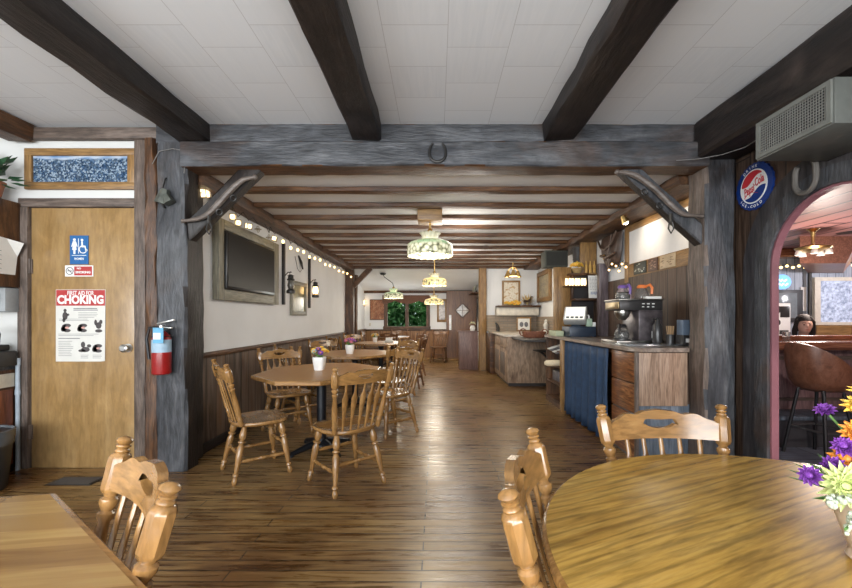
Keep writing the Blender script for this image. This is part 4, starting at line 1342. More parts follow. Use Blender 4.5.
# string lights along the wall plate
BULB = plain('fairy_warm', (1.0, .66, .26), emit=3.0)
sl = thing('string_lights', 'string of warm little lights along the wall plate above the television', 'string lights', (-2.05, 3.6, 2.2))
ys = [3.62, 4.0, 4.10, 4.33, 4.56, 4.86, 5.02, 5.30, 5.58, 5.86, 6.12, 6.40, 6.68, 6.98, 7.30, 7.62, 7.96, 8.32, 8.70, 9.10, 9.5]
cordp = []
CUBE_ON = plain('cube_glow', (1.0, .75, .42), emit=2.2)
WIRE = plain('pale_wire', (.35, .30, .22), .5)
for i, y in enumerate(ys):
    big = i < 7
    z = 2.24 + .02 * math.sin(i * 2.1) if i else 2.375
    x = -2.03 if i else -2.10
    cordp += [(x - .02, y - .08, 2.37), (x, y, z + .06)]
    if big and i not in (4, 5):
        r_ = .036 if i else .052
        q = MB(CUBE_ON).box((x, y, z), (r_ * 1.3, r_ * 1.3, r_ * 1.3), Matrix.Rotation(.3 * i, 3, 'Z') @ Matrix.Rotation(.25, 3, 'X'), .004)
        bq_ = q.build('bulb', sl)
        M3 = Matrix.Rotation(.3 * i, 3, 'Z') @ Matrix.Rotation(.25, 3, 'X')
        g = MB(WIRE)
        c8 = [V((a, b_, c_)) * r_ * .76 for a in (-1, 1) for b_ in (-1, 1) for c_ in (-1, 1)]
        for a in range(8):
            for b_ in range(a + 1, 8):
                if abs((c8[a] - c8[b_]).length - 2 * r_ * .76) < 1e-4:
                    g.tube([V((x, y, z)) + M3 @ c8[a], V((x, y, z)) + M3 @ c8[b_]], .004, 5)
        for k_ in (0, 1):
            g.tube([V((x, y, z)) + M3 @ c8[0 + k_], V((x, y, z)) + M3 @ c8[5 - k_ * 1]], .0025, 4)
        g.build('lantern_cage', bq_)
    elif i in (4, 5):
        g = MB(WIRE)
        g.ring((x, y, z), .035, .004, (0, 0, 1), 12, 5).ring((x, y, z), .035, .004, (1, 0, 0), 12, 5).ball((x, y, z), .014, seg=8, rings=6)
        g.build('unlit_bulb', sl)
    else:
        MB(BULB).ball((x, y, z), .020, (1, 1, 1.25), 10, 8).build('bulb', sl)
MB(BLACK).tube([p for p in cordp], .004, 5).build('cord', sl)

# ================================================================== PENDANT LAMPS
def shade_mat(name, cols, strength):
    m, nt, b = new_mat(name)
    t = nt.nodes.new('ShaderNodeTexCoord')
    sp = nt.nodes.new('ShaderNodeSeparateXYZ')
    lk(nt, t.outputs['Object'], sp.inputs[0])
    at = nt.nodes.new('ShaderNodeMath'); at.operation = 'ARCTAN2'
    lk(nt, sp.outputs[0], at.inputs[0]); lk(nt, sp.outputs[1], at.inputs[1])
    cb = nt.nodes.new('ShaderNodeCombineXYZ')
    lk(nt, at.outputs[0], cb.inputs[0]); lk(nt, sp.outputs[2], cb.inputs[1])
    br = nt.nodes.new('ShaderNodeTexBrick')
    br.offset = 0.0
    br.inputs['Scale'].default_value = 1
    br.inputs['Brick Width'].default_value = 2 * PI / 22
    br.inputs['Row Height'].default_value = .052
    br.inputs['Mortar Size'].default_value = .004
    br.inputs['Mortar Smooth'].default_value = .1
    br.inputs['Color1'].default_value = (*cols[0], 1)
    br.inputs['Color2'].default_value = (*cols[1], 1)
    br.inputs['Mortar'].default_value = (.02, .018, .012, 1)
    lk(nt, cb.outputs[0], br.inputs['Vector'])
    vo = nt.nodes.new('ShaderNodeTexVoronoi')
    vo.inputs['Scale'].default_value = 22
    lk(nt, t.outputs['Object'], vo.inputs['Vector'])
    vc = ramp(nt, vo.outputs['Distance'], [(.0, cols[3]), (.45, cols[2]), (.66, (.30, .30, .17)), (.80, (.10, .10, .06))])
    low = ramp(nt, sp.outputs[2], [(.0, (1, 1, 1)), (.10, (1, 1, 1)), (.13, (0, 0, 0))])
    colr = mixc(nt, low, br.outputs['Color'], vc)
    lk(nt, colr, b.inputs['Base Color'])
    lk(nt, colr, b.inputs['Emission Color'])
    b.inputs['Emission Strength'].default_value = strength
    b.inputs['Roughness'].default_value = .25
    MATS[name] = m
    return m
SH_G = shade_mat('stained_green', [(.25, .42, .22), (.62, .60, .40), (.62, .60, .42), (.75, .74, .60)], .42)
SH_Y = shade_mat('stained_amber', [(.85, .62, .22), (.90, .74, .36), (.85, .60, .25), (.95, .82, .5)], .6)
GLOW = plain('bulb_white', (1.0, .86, .62), emit=9.0)
def pendant(label, px, y, zb, d, smat, ztop, mount, hgt=.19, scallop=True, chain=None):
    x = W(px, 0, y)[0]
    t = thing('pendant_lamp', label, 'lamp', (x, y, zb), group='stained glass ceiling lamps')
    r = d / 2
    mb = MB(smat)
    secs = []
    n = 66
    for z, f in ((0, .985), (.03, 1.0), (hgt * .5, 1.0), (hgt * .68, .97), (hgt * .8, .86), (hgt * .92, .62), (hgt, .36)):
        q = []
        for k in range(n):
            a = 2 * PI * k / n
            dz = (.014 * abs(math.sin(a * 11)) - .012) if (z == 0 and scallop) else 0
            q.append(V((x + math.cos(a) * r * f, y + math.sin(a) * r * f, zb + z - dz * -1)))
        secs.append(q)
    mb.loft(secs, cap=False)
    so = mb.build('shade', t, smooth=60)
    sol = so.modifiers.new('thickness', 'SOLIDIFY'); sol.thickness = .004
    mb = MB(smat if chain else plain('petal_glass', (.50, .48, .38), .3, var=.05))
    secs = []
    for u, f in ((0, .30), (.25, .33), (.6, .36), (1.0, .46)):
        secs.append([V((x + math.cos(2 * PI * k / n) * r * f * (1 + .05 * math.cos(k * 2 * PI / n * 12)), y + math.sin(2 * PI * k / n) * r * f * (1 + .05 * math.cos(k * 2 * PI / n * 12)), zb + hgt + .002 + u * .075 - (.012 * (k % 6 == 0) if u == 1 else 0))) for k in range(n)])
    mb.loft(secs, cap=False)
    mb.build('crown', so, smooth=60)
    q = MB(BRASS)
    top = zb + hgt + .08
    q.lathe((x, y, top - .07), (x, y, top + .05), [(0, .05), (.5, .05), (.55, .035), (.8, .03), (1, .012)], 14)
    if chain is None:
        q.cyl((x, y, top), (x, y, ztop), .012)
    q.build('brass_fitting', t)
    if chain:
        cp = [V((x, y, top + .05)), V((x - .02, y, top + .14)), V(chain) + V((.03, 0, -.08)), V(chain)]
        MB(BLACK).tube(cp, .009, 6).cyl(V(chain) - Z * .03, V(chain) + Z * .01, .06, .08).build('chain', t)
    if mount:
        MB(gold('x')).bb(x - .14, x + .14, y - .14, y + .14, ztop - mount, ztop, .006).build('mounting_block', t)
    MB(GLOW).ball((x, y, zb + .07), .045, (1, 1, 1.3), 12, 8).build('bulb', t)
    ld = bpy.data.lights.new('lamp_light', 'POINT')
    ld.energy = 20
    ld.color = (1.0, .92, .80)
    ld.shadow_soft_size = .22
    lo = bpy.data.objects.new('lamp_light', ld)
    COL.objects.link(lo)
    lo.location = (x, y, zb - .06)
    return t
pendant('large green and cream stained glass lamp nearest the grey cross beam', 430, 4.66, 1.97, .53, SH_G, 2.515, .16)
pendant('amber stained glass lamp hanging just past the joists', 434.5, 8.3, 1.92, .50, SH_Y, 2.515, .03, hgt=.17)
pendant('smaller amber stained glass lamp in the far dining room', 434, 10.6, 1.62, .50, SH_Y, 2.36, 0, hgt=.15)
pendant('green stained glass lamp hanging from a hook near the far painting', 393.5, 10.4, 1.76, .50, SH_G, 2.3, 0, hgt=.17, chain=(W(383, 275, 10.3)[0], 10.3, 2.385))
# bell shade cluster
bc = V((W(513, 0, 8.6)[0], 8.6, 2.13))
t = thing('bell_lamp', 'brass ceiling lamp with bell-shaped shades before the alcove wall', 'lamp', bc)
MB(BRASS).cyl(bc + Z * .20, bc + Z * .31, .012).lathe(bc + Z * .17, bc + Z * .22, [(0, .02), (.5, .05), (1, .02)], 14).build('stem', t)
for k in range(3):
    a = k * 2 * PI / 3 + .4
    e = bc + V((math.cos(a) * .12, math.sin(a) * .12, 0))
    MB(BRASS).tube([bc + Z * .2, (bc + e) / 2 + Z * .2, e + Z * .13], .008, 6).build('arm', t)
    MB(BRASS).lathe(e + Z * .14, e, [(0, .02), (.2, .03), (.6, .055), (1, .085)], 16, False).build('bell_shade', t)
    MB(GLOW).ball(e + Z * .04, .03).build('bulb', t)
ld = bpy.data.lights.new('lamp_light', 'POINT'); ld.energy = 10; ld.color = (1, .88, .70); ld.shadow_soft_size = .12
lo = bpy.data.objects.new('lamp_light', ld); COL.objects.link(lo); lo.location = bc + V((0, -.05, -.08))

# ================================================================== FAR DINING ROOM
def far(px, py, y=12.14):
    x, z = W(px, py, y)
    return V((x, y, z))
a, b_ = far(370, 320, 12.2), far(385, 299.5, 12.2)
t = thing('painting', 'reddish brown autumn painting beside the garden window', 'picture', ((a.x + b_.x) / 2, 12.18, a.z))
MB(wood('autumn_print', (.10, .03, .015), (.36, .13, .05), 'z', .5, c2=(.5, .3, .16), bmp=0, stretch=2, grain=5)).bb(a.x + .02, b_.x - .02, 12.165, 12.175, a.z + .02, b_.z - .02).build('picture', t)
MB(brown('x')).bb(a.x, b_.x, 12.17, 12.199, a.z, b_.z).build('picture_frame', t)
a, b_ = far(437, 322, 12.2), far(447, 299, 12.2)
t = thing('framed_picture', 'tall brown framed picture between the garden window and the diamond door', 'picture', ((a.x + b_.x) / 2, 12.18, a.z))
MB(gold('z')).bb(a.x, b_.x, 12.16, 12.199, a.z, b_.z, .008).build('picture_frame', t)
MB(plain('picture_dim', (.3, .26, .24), .3, var=.5)).bb(a.x + .06, b_.x - .06, 12.15, 12.161, a.z + .07, b_.z - .07).build('picture', t)
t = thing('wall_lamp', 'small lit wall lamp on the far wall beside the autumn painting', 'lamp', far(363, 306, 12.15))
c = far(363, 303, 12.11)
MB(LIT).lathe(c - Z * .07, c + Z * .07, [(0, .03), (1, .06)], 12).build('lamp_shade', t)
MB(BRASS).bar(c - Z * .08, c + V((0, .09, -.08)), .02, .02).lathe(c + V((0, .06, -.08)), c + V((0, .09, -.08)), [(0, .03), (1, .05)], 12).build('bracket', t)
ld = bpy.data.lights.new('lamp_light', 'POINT'); ld.energy = 4; ld.color = (1, .8, .55); ld.shadow_soft_size = .06
lo = bpy.data.objects.new('lamp_light', ld); COL.objects.link(lo); lo.location = c - Y * .15
t = thing('framed_picture', 'small dark framed picture on the white strip between the far posts', 'picture', (-2.19, 9.95, 1.45))
MB(brown('y')).bb(-2.2, -2.175, 9.85, 10.08, 1.42, 1.95, .005).build('picture_frame', t)
MB(PAPER).bb(-2.176, -2.17, 9.89, 10.04, 1.48, 1.89).build('picture', t)
tag(MB(CREAM).bb(far(369, 0).x, far(370.6, 0).x, 12.19, 12.199, far(0, 326).z, far(0, 323).z, .003).build('light_switch'), 'small cream wall switch under the autumn painting', 'switch')
# far diamond door
dx0, dx1 = W(447, 0, 12.1)[0], 1.16
dt = thing('door_2', 'dark brown far door with a diamond-shaped window', 'door', ((dx0 + dx1) / 2, 12.1, 0), kind='structure')
DB = wood('far_door_brown', (.06, .022, .008), (.15, .062, .022), 'z', .4, c2=(.21, .092, .035), bmp=.1)
cxd, czd, rd = W(462.5, 0, 12.0)[0], W(0, 310.5, 12.0)[1], .20
sl_ = MB(DB)
for (p) in ([(dx0, 0), (dx1, 0), (dx1, czd), (cxd + rd, czd), (cxd, czd - rd), (cxd - rd, czd), (dx0, czd)], [(dx0, czd), (cxd - rd, czd), (cxd, czd + rd), (cxd + rd, czd), (dx1, czd), (dx1, 2.06), (dx0, 2.06)]):
    sl_.poly(p, (0, 12.05, 0), X, Z, .05)
sl_.build('door_slab', dt, smooth=0)
q = MB(brown('x'))
dp = [V((cxd + rd * 1.1 * u, 11.99, czd + rd * 1.1 * v)) for u, v in ((1, 0), (0, 1), (-1, 0), (0, -1))]
for k in range(4):
    q.bar(dp[k], dp[(k + 1) % 4], .03, .045, (0, 1, 0))
q.bar(dp[0] + Y * .02, dp[2] + Y * .02, .012, .012).bar(dp[1] + Y * .02, dp[3] + Y * .02, .012, .012, (0, 1, 0))
q.build('diamond_frame', dt)
MB(plain('door_glass', (.42, .36, .28), .15, var=.3)).poly([(cxd - rd, czd), (cxd, czd - rd), (cxd + rd, czd), (cxd, czd + rd)], (0, 12.06, 0), X, Z, .02).build('diamond_pane', dt, smooth=0)
MB(plain('white_plate', (.72, .74, .78), .3)).bb(dx0 + .06, dx0 + .13, 11.985, 11.998, W(0, 330, 12)[1], W(0, 315, 12)[1], .004).build('push_plate', dt)
struct(MB(DB).bb(.28, 1.2, 12.1, 12.2, 0, 2.2), 'wall_far_door', 'dark boarding around the diamond door', 'wall')
# oval mirror and shelf on the far side wall
t = thing('oval_mirror', 'dark framed oval mirror on the side wall near the diamond door', 'mirror', (1.19, 11.7, 1.3))
c = V((1.185, 11.35, 1.50))
MB(dark('z')).tube([c + Y * math.cos(a) * .24 + Z * math.sin(a) * .34 for a in [2 * PI * k / 32 for k in range(32)]], .03, 8, closed=True).build('mirror_frame', t)
MB(plain('mirror_glass', (.7, .72, .74), .03, 1.0, var=.01)).disc(0, 0, .235, c + X * .01, -Y, Z, .008, 32, .335).build('mirror_glass', t)
t = MB(brown('y')).bb(.95, 1.2, 10.8, 11.9, 1.93, 1.96, .004).bb(1.16, 1.2, 10.9, 10.95, 1.8, 1.93).bb(1.16, 1.2, 11.7, 11.75, 1.8, 1.93)
tag(t.build('wall_shelf'), 'brown display shelf high on the side wall above the oval mirror', 'shelf')
for k, (y, col) in enumerate(((11.0, (.4, .4, .36)), (11.25, (.25, .3, .2)), (11.5, (.45, .35, .25)))):
    q = MB(plain('shelf_plate%d' % k, col, .4)).disc(0, 0, .10, (1.06, y, 2.06), V((-.3, -.95, 0)).normalized(), V((.25, 0, 1)).normalized(), .012, 20)
    tag(q.build('display_plate'), ['grey', 'green', 'tan'][k] + ' plate leaning on the shelf above the oval mirror', 'plate', 'plates on the high shelf')
bxs = thing('wooden_stand', 'purple-brown wooden box stand in front of the diamond door', 'cabinet', (.77, 9.9, 0))
PBR = wood('plum_wood', (.10, .055, .05), (.19, .11, .095), 'z', .45, c2=(.25, .16, .14), bmp=.2)
MB(PBR).bb(.54, .99, 9.72, 10.1, 0, .91, .004).build('stand_body', bxs)
MB(PBR).bb(.52, 1.005, 9.70, 10.12, .91, .935, .004).build('stand_top', bxs)
v = thing('flower_jar', 'white jar of dried flowers on the purple-brown stand', 'flowers', (.88, 9.95, .935))
c = V((.88, 9.95, .935))
MB(plain('white_ceramic', (.78, .77, .74), .3)).lathe(c, c + Z * .13, [(0, .05), (.5, .07), (1, .04)], 16).build('vase', v)
q = MB(PAPER)
for k in range(9):
    a = k * 2.4
    bloom(q, c + V((math.cos(a) * .06, math.sin(a) * .06, .17 + .012 * (k % 4))), V((math.cos(a), math.sin(a), 1)), .035, 7, WHT, YEL, 1)
q.build('blooms', v, smooth=0)
# ================================================================== SERVICE COUNTER
BLUEGREY = wood('blue_grey_paint', (.05, .065, .085), (.12, .15, .19), 'z', .5, c2=(.17, .20, .24), bmp=.2)
STRIPE = wood('pale_striped_wood', (.17, .095, .06), (.38, .25, .17), 'z', .4, c2=(.48, .34, .25), bmp=.1, stretch=12)
SWIRL = wood('swirl_veneer', (.07, .018, .006), (.26, .095, .032), 'y', .35, c2=(.48, .23, .09), bmp=.05, stretch=9, dist=3.5, fine=.5, mottle=.3)
cb_ = thing('counter_cabinet', 'service counter cabinet with pale striped end panel under the coffee machine', 'cabinet', (2.05, 3.75, 0))
MB(BLUEGREY).bb(1.74, 2.43, 3.49, 3.98, 0, .50, .004).build('plinth', cb_)
MB(brown('z')).bb(1.74, 2.43, 3.49, 3.98, .50, .955).build('cabinet_body', cb_)
MB(STRIPE).bb(1.735, 2.16, 3.465, 3.49, .49, .95, .003).build('end_panel', cb_)
MB(trimw('z')).bb(1.715, 1.74, 3.46, 3.50, .0, .955, .003).build('corner_strip', cb_)
for z0, z1 in ((.03, .40), (.415, .665), (.68, .94)):
    MB(SWIRL).bb(1.722, 1.74, 3.505, 3.965, z0, z1, .003).build('drawer_front', cb_)
WT = wood('grey_worktop', (.15, .10, .075), (.30, .235, .19), 'y', .3, c2=(.40, .34, .29), bmp=.05, coat=.3, stretch=4)
mb = MB(WT)
mb.poly([(1.69, 3.56), (1.76, 3.44), (2.16, 3.44), (2.16, 3.51), (2.44, 3.51), (2.44, 6.22), (1.66, 6.22), (1.66, 5.5)], (0, 0, .958), X, Y, .034)
tag(mb.build('worktop', smooth=20), 'long greyish worktop of the service counter', 'worktop')
cu = MB()
CURT = plain('navy_curtain', (.016, .040, .088), .7, var=.25)
cu.m(CURT)
N = 120
front, back = [], []
secs = []
for zi in range(9):
    z = .945 - .925 * zi / 8
    amp = .03 + .045 * (zi / 8) ** .7
    row = []
    for k in range(N + 1):
        u = k / N
        y = 3.99 + 1.33 * u
        ph = u * 2 * PI * 7 + .8 * math.sin(u * 9) + .3 * math.sin(zi * .6 + u * 20)
        row.append(V((1.715 - amp * (.25 + .5 * math.sin(ph)), y + .01 * math.cos(ph) , z + .004 * math.sin(u * 40))))
    secs.append(row)
cu.loft(secs, cap=False, closed=False)
co = cu.build('counter_curtain', smooth=80)
so = co.modifiers.new('thickness', 'SOLIDIFY'); so.thickness = .004
tag(co, 'gathered navy blue curtain hanging below the service worktop', 'curtain')
tag(MB(brown('y')).bb(1.76, 2.43, 4.0, 5.34, .90, .955).bb(1.78, 2.43, 5.30, 5.34, 0, .90).bb(1.80, 2.43, 3.99, 4.02, 0, .90).build('counter_carcass'), 'plain brown counter carcass behind the navy curtain', 'cabinet')
# open shelf unit
su = thing('shelf_unit', 'open brown shelf unit with papers at the far end of the service counter', 'shelf', (2.05, 5.8, 0))
MB(gold('z')).bb(1.66, 1.72, 5.35, 5.44, 0, .955, .004).build('corner_post', su)
MB(brown('z')).bb(1.68, 2.43, 5.44, 5.47, 0, .955).bb(1.68, 2.43, 6.17, 6.20, 0, .955).bb(2.38, 2.43, 5.47, 6.17, 0, .955).build('side_panel', su)
for z in (.06, .30, .55, .76):
    MB(brown('y')).bb(1.69, 2.38, 5.47, 6.17, z, z + .025, .003).build('shelf_board', su)
MB(brown('y')).bb(1.68, 1.70, 5.47, 6.17, 0, .06).build('kick_board', su)
for k in range(4):
    q = MB(plain('menu_cover%d' % (k % 2), ((.1, .1, .11), (.62, .62, .60))[k % 2], .4)).box((1.80, 5.60 + k * .13, .80 + .012 * k), (.30, .11, .012), Matrix.Rotation(-.30, 3, 'Y'))
    tag(q.build('menu'), ['first', 'second', 'third', 'fourth'][k] + ' menu from the curtain on the top slot of the shelf unit', 'menu', 'menus on the shelf unit')
q = MB(plain('roll_cream', (.66, .55, .38), .6))
q.lathe((1.98, 5.62, .622), (1.50, 5.60, .622), [(0, .04), (.5, .042), (.75, .046), (.92, .044), (1, .025)], 14)
tag(q.build('paper_roll'), 'cream roll poking out from the middle of the shelf unit', 'roll')
q = MB(plain('shelf_clutter', (.32, .28, .25), .6, var=.5)).bb(1.75, 2.1, 5.55, 5.75, .325, .42, .01)
tag(q.build('storage_box'), 'dull brown storage box on the second lowest board of the shelf unit', 'box')
q = MB(plain('shelf_clutter2', (.12, .11, .12), .6, var=.5)).bb(1.75, 2.1, 5.80, 6.10, .325, .47, .01)
tag(q.build('storage_box'), 'dark storage box on the second lowest board of the shelf unit', 'box')

# hutch across the counter
ht = thing('hutch', 'tall wooden hutch with shelves rising behind the cash register', 'hutch', (2.12, 6.2, .99))
MB(gold('z')).bb(1.80, 2.06, 6.16, 6.24, .992, 2.03, .004).build('gold_panel', ht)
MB(gold('z')).bb(1.86, 2.0, 6.145, 6.16, 1.12, 1.93, .003).build('panel_moulding', ht)
MB(plain('hutch_dark', (.022, .018, .020), .6)).bb(2.06, 2.44, 6.20, 6.24, .992, 2.0).build('back_panel', ht)
MB(gold('z')).bb(2.20, 2.44, 6.14, 6.20, 1.93, 2.41, .004).build('upper_panel', ht)
MB(brown('x')).bb(2.04, 2.44, 5.93, 6.20, 1.51, 1.54, .003).build('shelf_board', ht)
MB(brown('x')).bb(1.98, 2.26, 5.98, 6.20, 1.895, 1.92, .003).build('shelf_board', ht)
MB(brown('z')).bb(2.04, 2.07, 6.09, 6.20, 1.54, 1.90, .003).build('divider', ht)
PURP = wood('plum_grey_post', (.06, .045, .05), (.15, .115, .125), 'z', .5, c2=(.21, .17, .18), bmp=.3)
tag(MB(PURP).rough((2.36, 5.72, .992), (2.36, 5.72, 2.02), .13, .10, (0, 1, 0), jit=.004, ch=.01).build('counter_post'), 'plum grey upright post on the counter behind the coffee machine', 'post')
# papers, glowing glassware and basket on the hutch
q = MB(PAPER).loft([[V((2.24, 5.93, 1.545)), V((2.44, 5.93, 1.545)), V((2.44, 5.934, 1.545)), V((2.24, 5.934, 1.545))], [V((2.245, 5.97, 1.88)), V((2.44, 5.97, 1.88)), V((2.44, 5.974, 1.88)), V((2.245, 5.974, 1.88))]])
hn = thing('handwritten_notice', 'white notice with grey handwriting propped on the hutch shelf', 'notice', (2.34, 5.95, 1.54))
q.build('sheet', hn, smooth=0)
q = MB(INK)
for i in range(9):
    z = 1.84 - i * .021
    yv = 5.928 + (z - 1.545) / .335 * .04
    x = 2.26
    while x < 2.41:
        L = random.uniform(.01, .035)
        q.bb(x, min(x + L, 2.425), yv - .002, yv, z, z + .006)
        x += L + .012
q.build('handwriting', hn)
q = MB(plain('blue_ink', (.15, .2, .42), .7))
for k in range(5):
    x = 2.27 + k * .026
    yv = 5.934
    q.tube([(x, yv - .001, 1.60), (x + .008, yv + .002, 1.64), (x + .018, yv - .001, 1.595 + .01 * (k % 2))], .003, 4)
q.build('large_scrawl', hn)
for k in range(7):
    x = 1.945 + k * .046
    q = MB(plain('glow_glass', (1.0, .80, .48), emit=1.3)).lathe((x, 6.04 - .015 * (k % 2), 1.735), (x, 6.04 - .015 * (k % 2), 1.845), [(0, .012), (.2, .022), (.7, .021), (1, .016)], 10)
    tag(q.build('lamp_cup'), ['first', 'second', 'third', 'fourth', 'fifth', 'sixth', 'seventh'][k] + ' glowing cup from the gold panel in the lit row below the hutch', 'light', 'glowing cups below the hutch shelf')
tag(MB(brown('x')).bb(1.92, 2.24, 6.0, 6.16, 1.72, 1.735).build('cup_rail'), 'thin brown rail carrying the row of glowing cups', 'rail')
q = MB(wood('wicker', (.25, .15, .05), (.5, .34, .14), 'x', .7, bmp=.5, stretch=1, grain=40)).lathe((2.12, 6.08, 1.92), (2.12, 6.08, 2.0), [(0, .05), (1, .085)], 18)
t = thing('flower_basket', 'little basket of lit yellow flowers on the upper hutch shelf', 'flowers', (2.12, 6.08, 1.92))
q.build('basket', t)
q = MB()
for k in range(12):
    a = k * 2.4
    rr = .1 * math.sqrt(k / 12)
    bloom(q, (2.12 + math.cos(a) * rr, 6.06 + math.sin(a) * rr * .6, 2.03 + .05 * (1 - rr * 8)), V((math.cos(a), -1, .6)), .04, 8, YEL, ORG, 1)
q.build('blooms', t, smooth=0)
for k in range(3):
    x = 2.25 + k * .06
    q = MB(plain('amber_glass', (.55, .33, .10), .15)).lathe((x, 6.06, 1.93), (x, 6.06, 2.11), [(0, .022), (.6, .022), (.75, .009), (1, .009)], 12)
    q.m(gold('z')).bb(x - .028, x + .028, 6.03, 6.14, 1.905, 1.93)
    tag(q.build('bottle'), ['amber bottle nearest the flower basket', 'middle amber bottle', 'amber bottle nearest the wall'][k] + ' on the hutch ledge', 'bottle', 'amber bottles on the hutch')
# speaker, hanging box, harness
sp_ = thing('speaker', 'dark green-grey box speaker fixed under the wall plate before the alcove', 'speaker', (2.07, 6.95, 2.12))
MB(plain('speaker_green', (.07, .075, .06), .7)).bb(1.86, 2.25, 6.9, 7.2, 2.13, 2.41, .01).build('speaker_box', sp_)
MB(plain('speaker_cloth', (.035, .035, .03), .9)).bb(1.88, 2.23, 6.892, 6.902, 2.15, 2.39).build('front_cloth', sp_)
t = thing('wooden_bucket', 'small dark wooden bucket hanging beside the box speaker', 'bucket', (2.22, 6.35, 2.13))
MB(dark('z')).lathe((2.23, 6.35, 2.12), (2.23, 6.35, 2.36), [(0, .075), (.5, .085), (1, .095)], 16).m(IRON).ring((2.23, 6.35, 2.17), .082, .005).ring((2.23, 6.35, 2.31), .094, .005).build('bucket_body', t)
MB(IRON).ring((2.23, 6.35, 2.35), .09, .005, (0, 1, 0), a0=0, a1=PI).build('handle', t)
LEA = plain('dark_leather', (.055, .030, .020), .45, var=.4)
t = thing('leather_saddlebag', 'dark leather harness bag with straps hung above the coffee machine', 'harness', (2.35, 5.4, 1.90))
secs = []
for z, y0, y1, th in ((2.38, 5.19, 5.84, .05), (2.30, 5.20, 5.82, .09), (2.15, 5.22, 5.76, .11), (2.02, 5.26, 5.66, .10), (1.93, 5.32, 5.58, .06)):
    c = V((2.40, (y0 + y1) / 2, z))
    secs.append([c + V((-abs(math.sin(a)) * th if math.sin(a) < 0 else math.sin(a) * .03, math.cos(a) * (y1 - y0) / 2, 0)) for a in [2 * PI * k / 20 for k in range(20)]])
MB(LEA).loft(secs).build('bag', t)
q = MB(plain('strap_tan', (.09, .055, .038), .5))
q.tube([(2.32, 5.2, 2.38), (2.29, 5.3, 2.22), (2.28, 5.45, 2.18), (2.29, 5.62, 2.22), (2.33, 5.82, 2.36)], .014, 6)
q.tube([(2.31, 5.24, 2.10), (2.27, 5.4, 2.06), (2.28, 5.6, 2.11)], .020, 6)
q.tube([(2.30, 5.3, 2.36), (2.28, 5.35, 2.15), (2.30, 5.40, 1.90)], .010, 6)
q.build('strap', t)
MB(BRASS).ring((2.27, 5.47, 2.08), .03, .005, (1, 0, 0)).build('buckle', t)

t = thing('string_lights', 'small cluster of warm fairy lights dangling below the leather harness bag', 'string lights', (2.28, 5.1, 1.85))
cp = []
for px, py in ((609, 270), (612, 264), (616, 266), (619, 271), (622, 264), (626, 267)):
    yy = 2.28 * F / (px - CX)
    e = V((2.28, yy, W(px, py, yy)[1]))
    cp += [V((2.30, yy, e.z + .05)), e + Z * .015]
    MB(BULB).ball(e, .014, seg=8, rings=6).build('bulb', t)
cp.append(V((2.33, 5.3, 1.97)))
MB(BLACK).tube(cp, .004, 5).build('cord', t)

# whiteboard over the boards
wbd = thing('whiteboard', 'blank white panel lit by a spot, in a gold wood frame above the counter', 'board', (2.43, 4.3, 1.76))
MB(plain('panel_white', (.70, .70, .71), .45, var=.03)).bb(2.425, 2.44, 3.52, 5.08, 1.92, 2.34).build('panel', wbd)
MB(gold('y')).bb(2.415, 2.449, 3.52, 5.16, 1.76, 1.925, .004).build('lower_rail', wbd)
MB(gold('y')).bb(2.415, 2.449, 3.52, 5.16, 2.33, 2.41, .004).build('upper_rail', wbd)
MB(gold('z')).bb(2.41, 2.449, 5.07, 5.17, 1.70, 2.41, .004).build('stile', wbd)
for k, (y0, y1, base, mark, lab) in enumerate(((4.63, 4.92, (.03, .035, .03), (.5, .52, .46), 'small black card with pale lettering marks under the white panel'), (4.39, 4.58, (.09, .045, .03), (.35, .22, .16), 'small brown card under the white panel'), (4.06, 4.34, (.50, .38, .24), (.25, .17, .1), 'small tan framed card under the white panel next to the grey post'))):
    t = thing('picture_card', lab, 'picture', (2.41, (y0 + y1) / 2, 1.77), group='cards under the white panel')
    MB(plain('card%d' % k, base, .5)).bb(2.405, 2.415, y0, y1, 1.775, 1.915, .002).build('card', t)
    q = MB(plain('cardmark%d' % k, mark, .6))
    for i in range(14):
        y = random.uniform(y0 + .02, y1 - .05)
        z = random.uniform(1.79, 1.895)
        q.bb(2.403, 2.405, y, y + random.uniform(.015, .05), z, z + random.uniform(.005, .012))
    q.build('marks', t)
for k, (y, lab) in enumerate(((4.55, 'small brass ceiling spot shining on the white panel'), (3.75, 'small brass ceiling spot behind the grey brace'))):
    t = thing('spot_lamp', lab, 'lamp', (2.12, y, 2.36), group='ceiling spots over the counter')
    MB(BRASS).lathe((2.10, y, 2.41), (2.14, y, 2.33), [(0, .02), (.3, .03), (1, .045)], 14).build('lamp_cup', t)
    MB(plain('spot_glow', (1, .85, .6), emit=12)).ball((2.135, y, 2.335), .03).build('bulb', t)
    ld = bpy.data.lights.new('spot_light', 'SPOT'); ld.energy = 5; ld.color = (1, .86, .66); ld.spot_size = 2.0; ld.spot_blend = .6; ld.shadow_soft_size = .03
    lo = bpy.data.objects.new('spot_light', ld); COL.objects.link(lo); lo.location = (2.15, y, 2.30)
    lo.rotation_euler = (V((2.44, y, 2.18)) - V((2.15, y, 2.30))).to_track_quat('-Z', 'Y').to_euler()

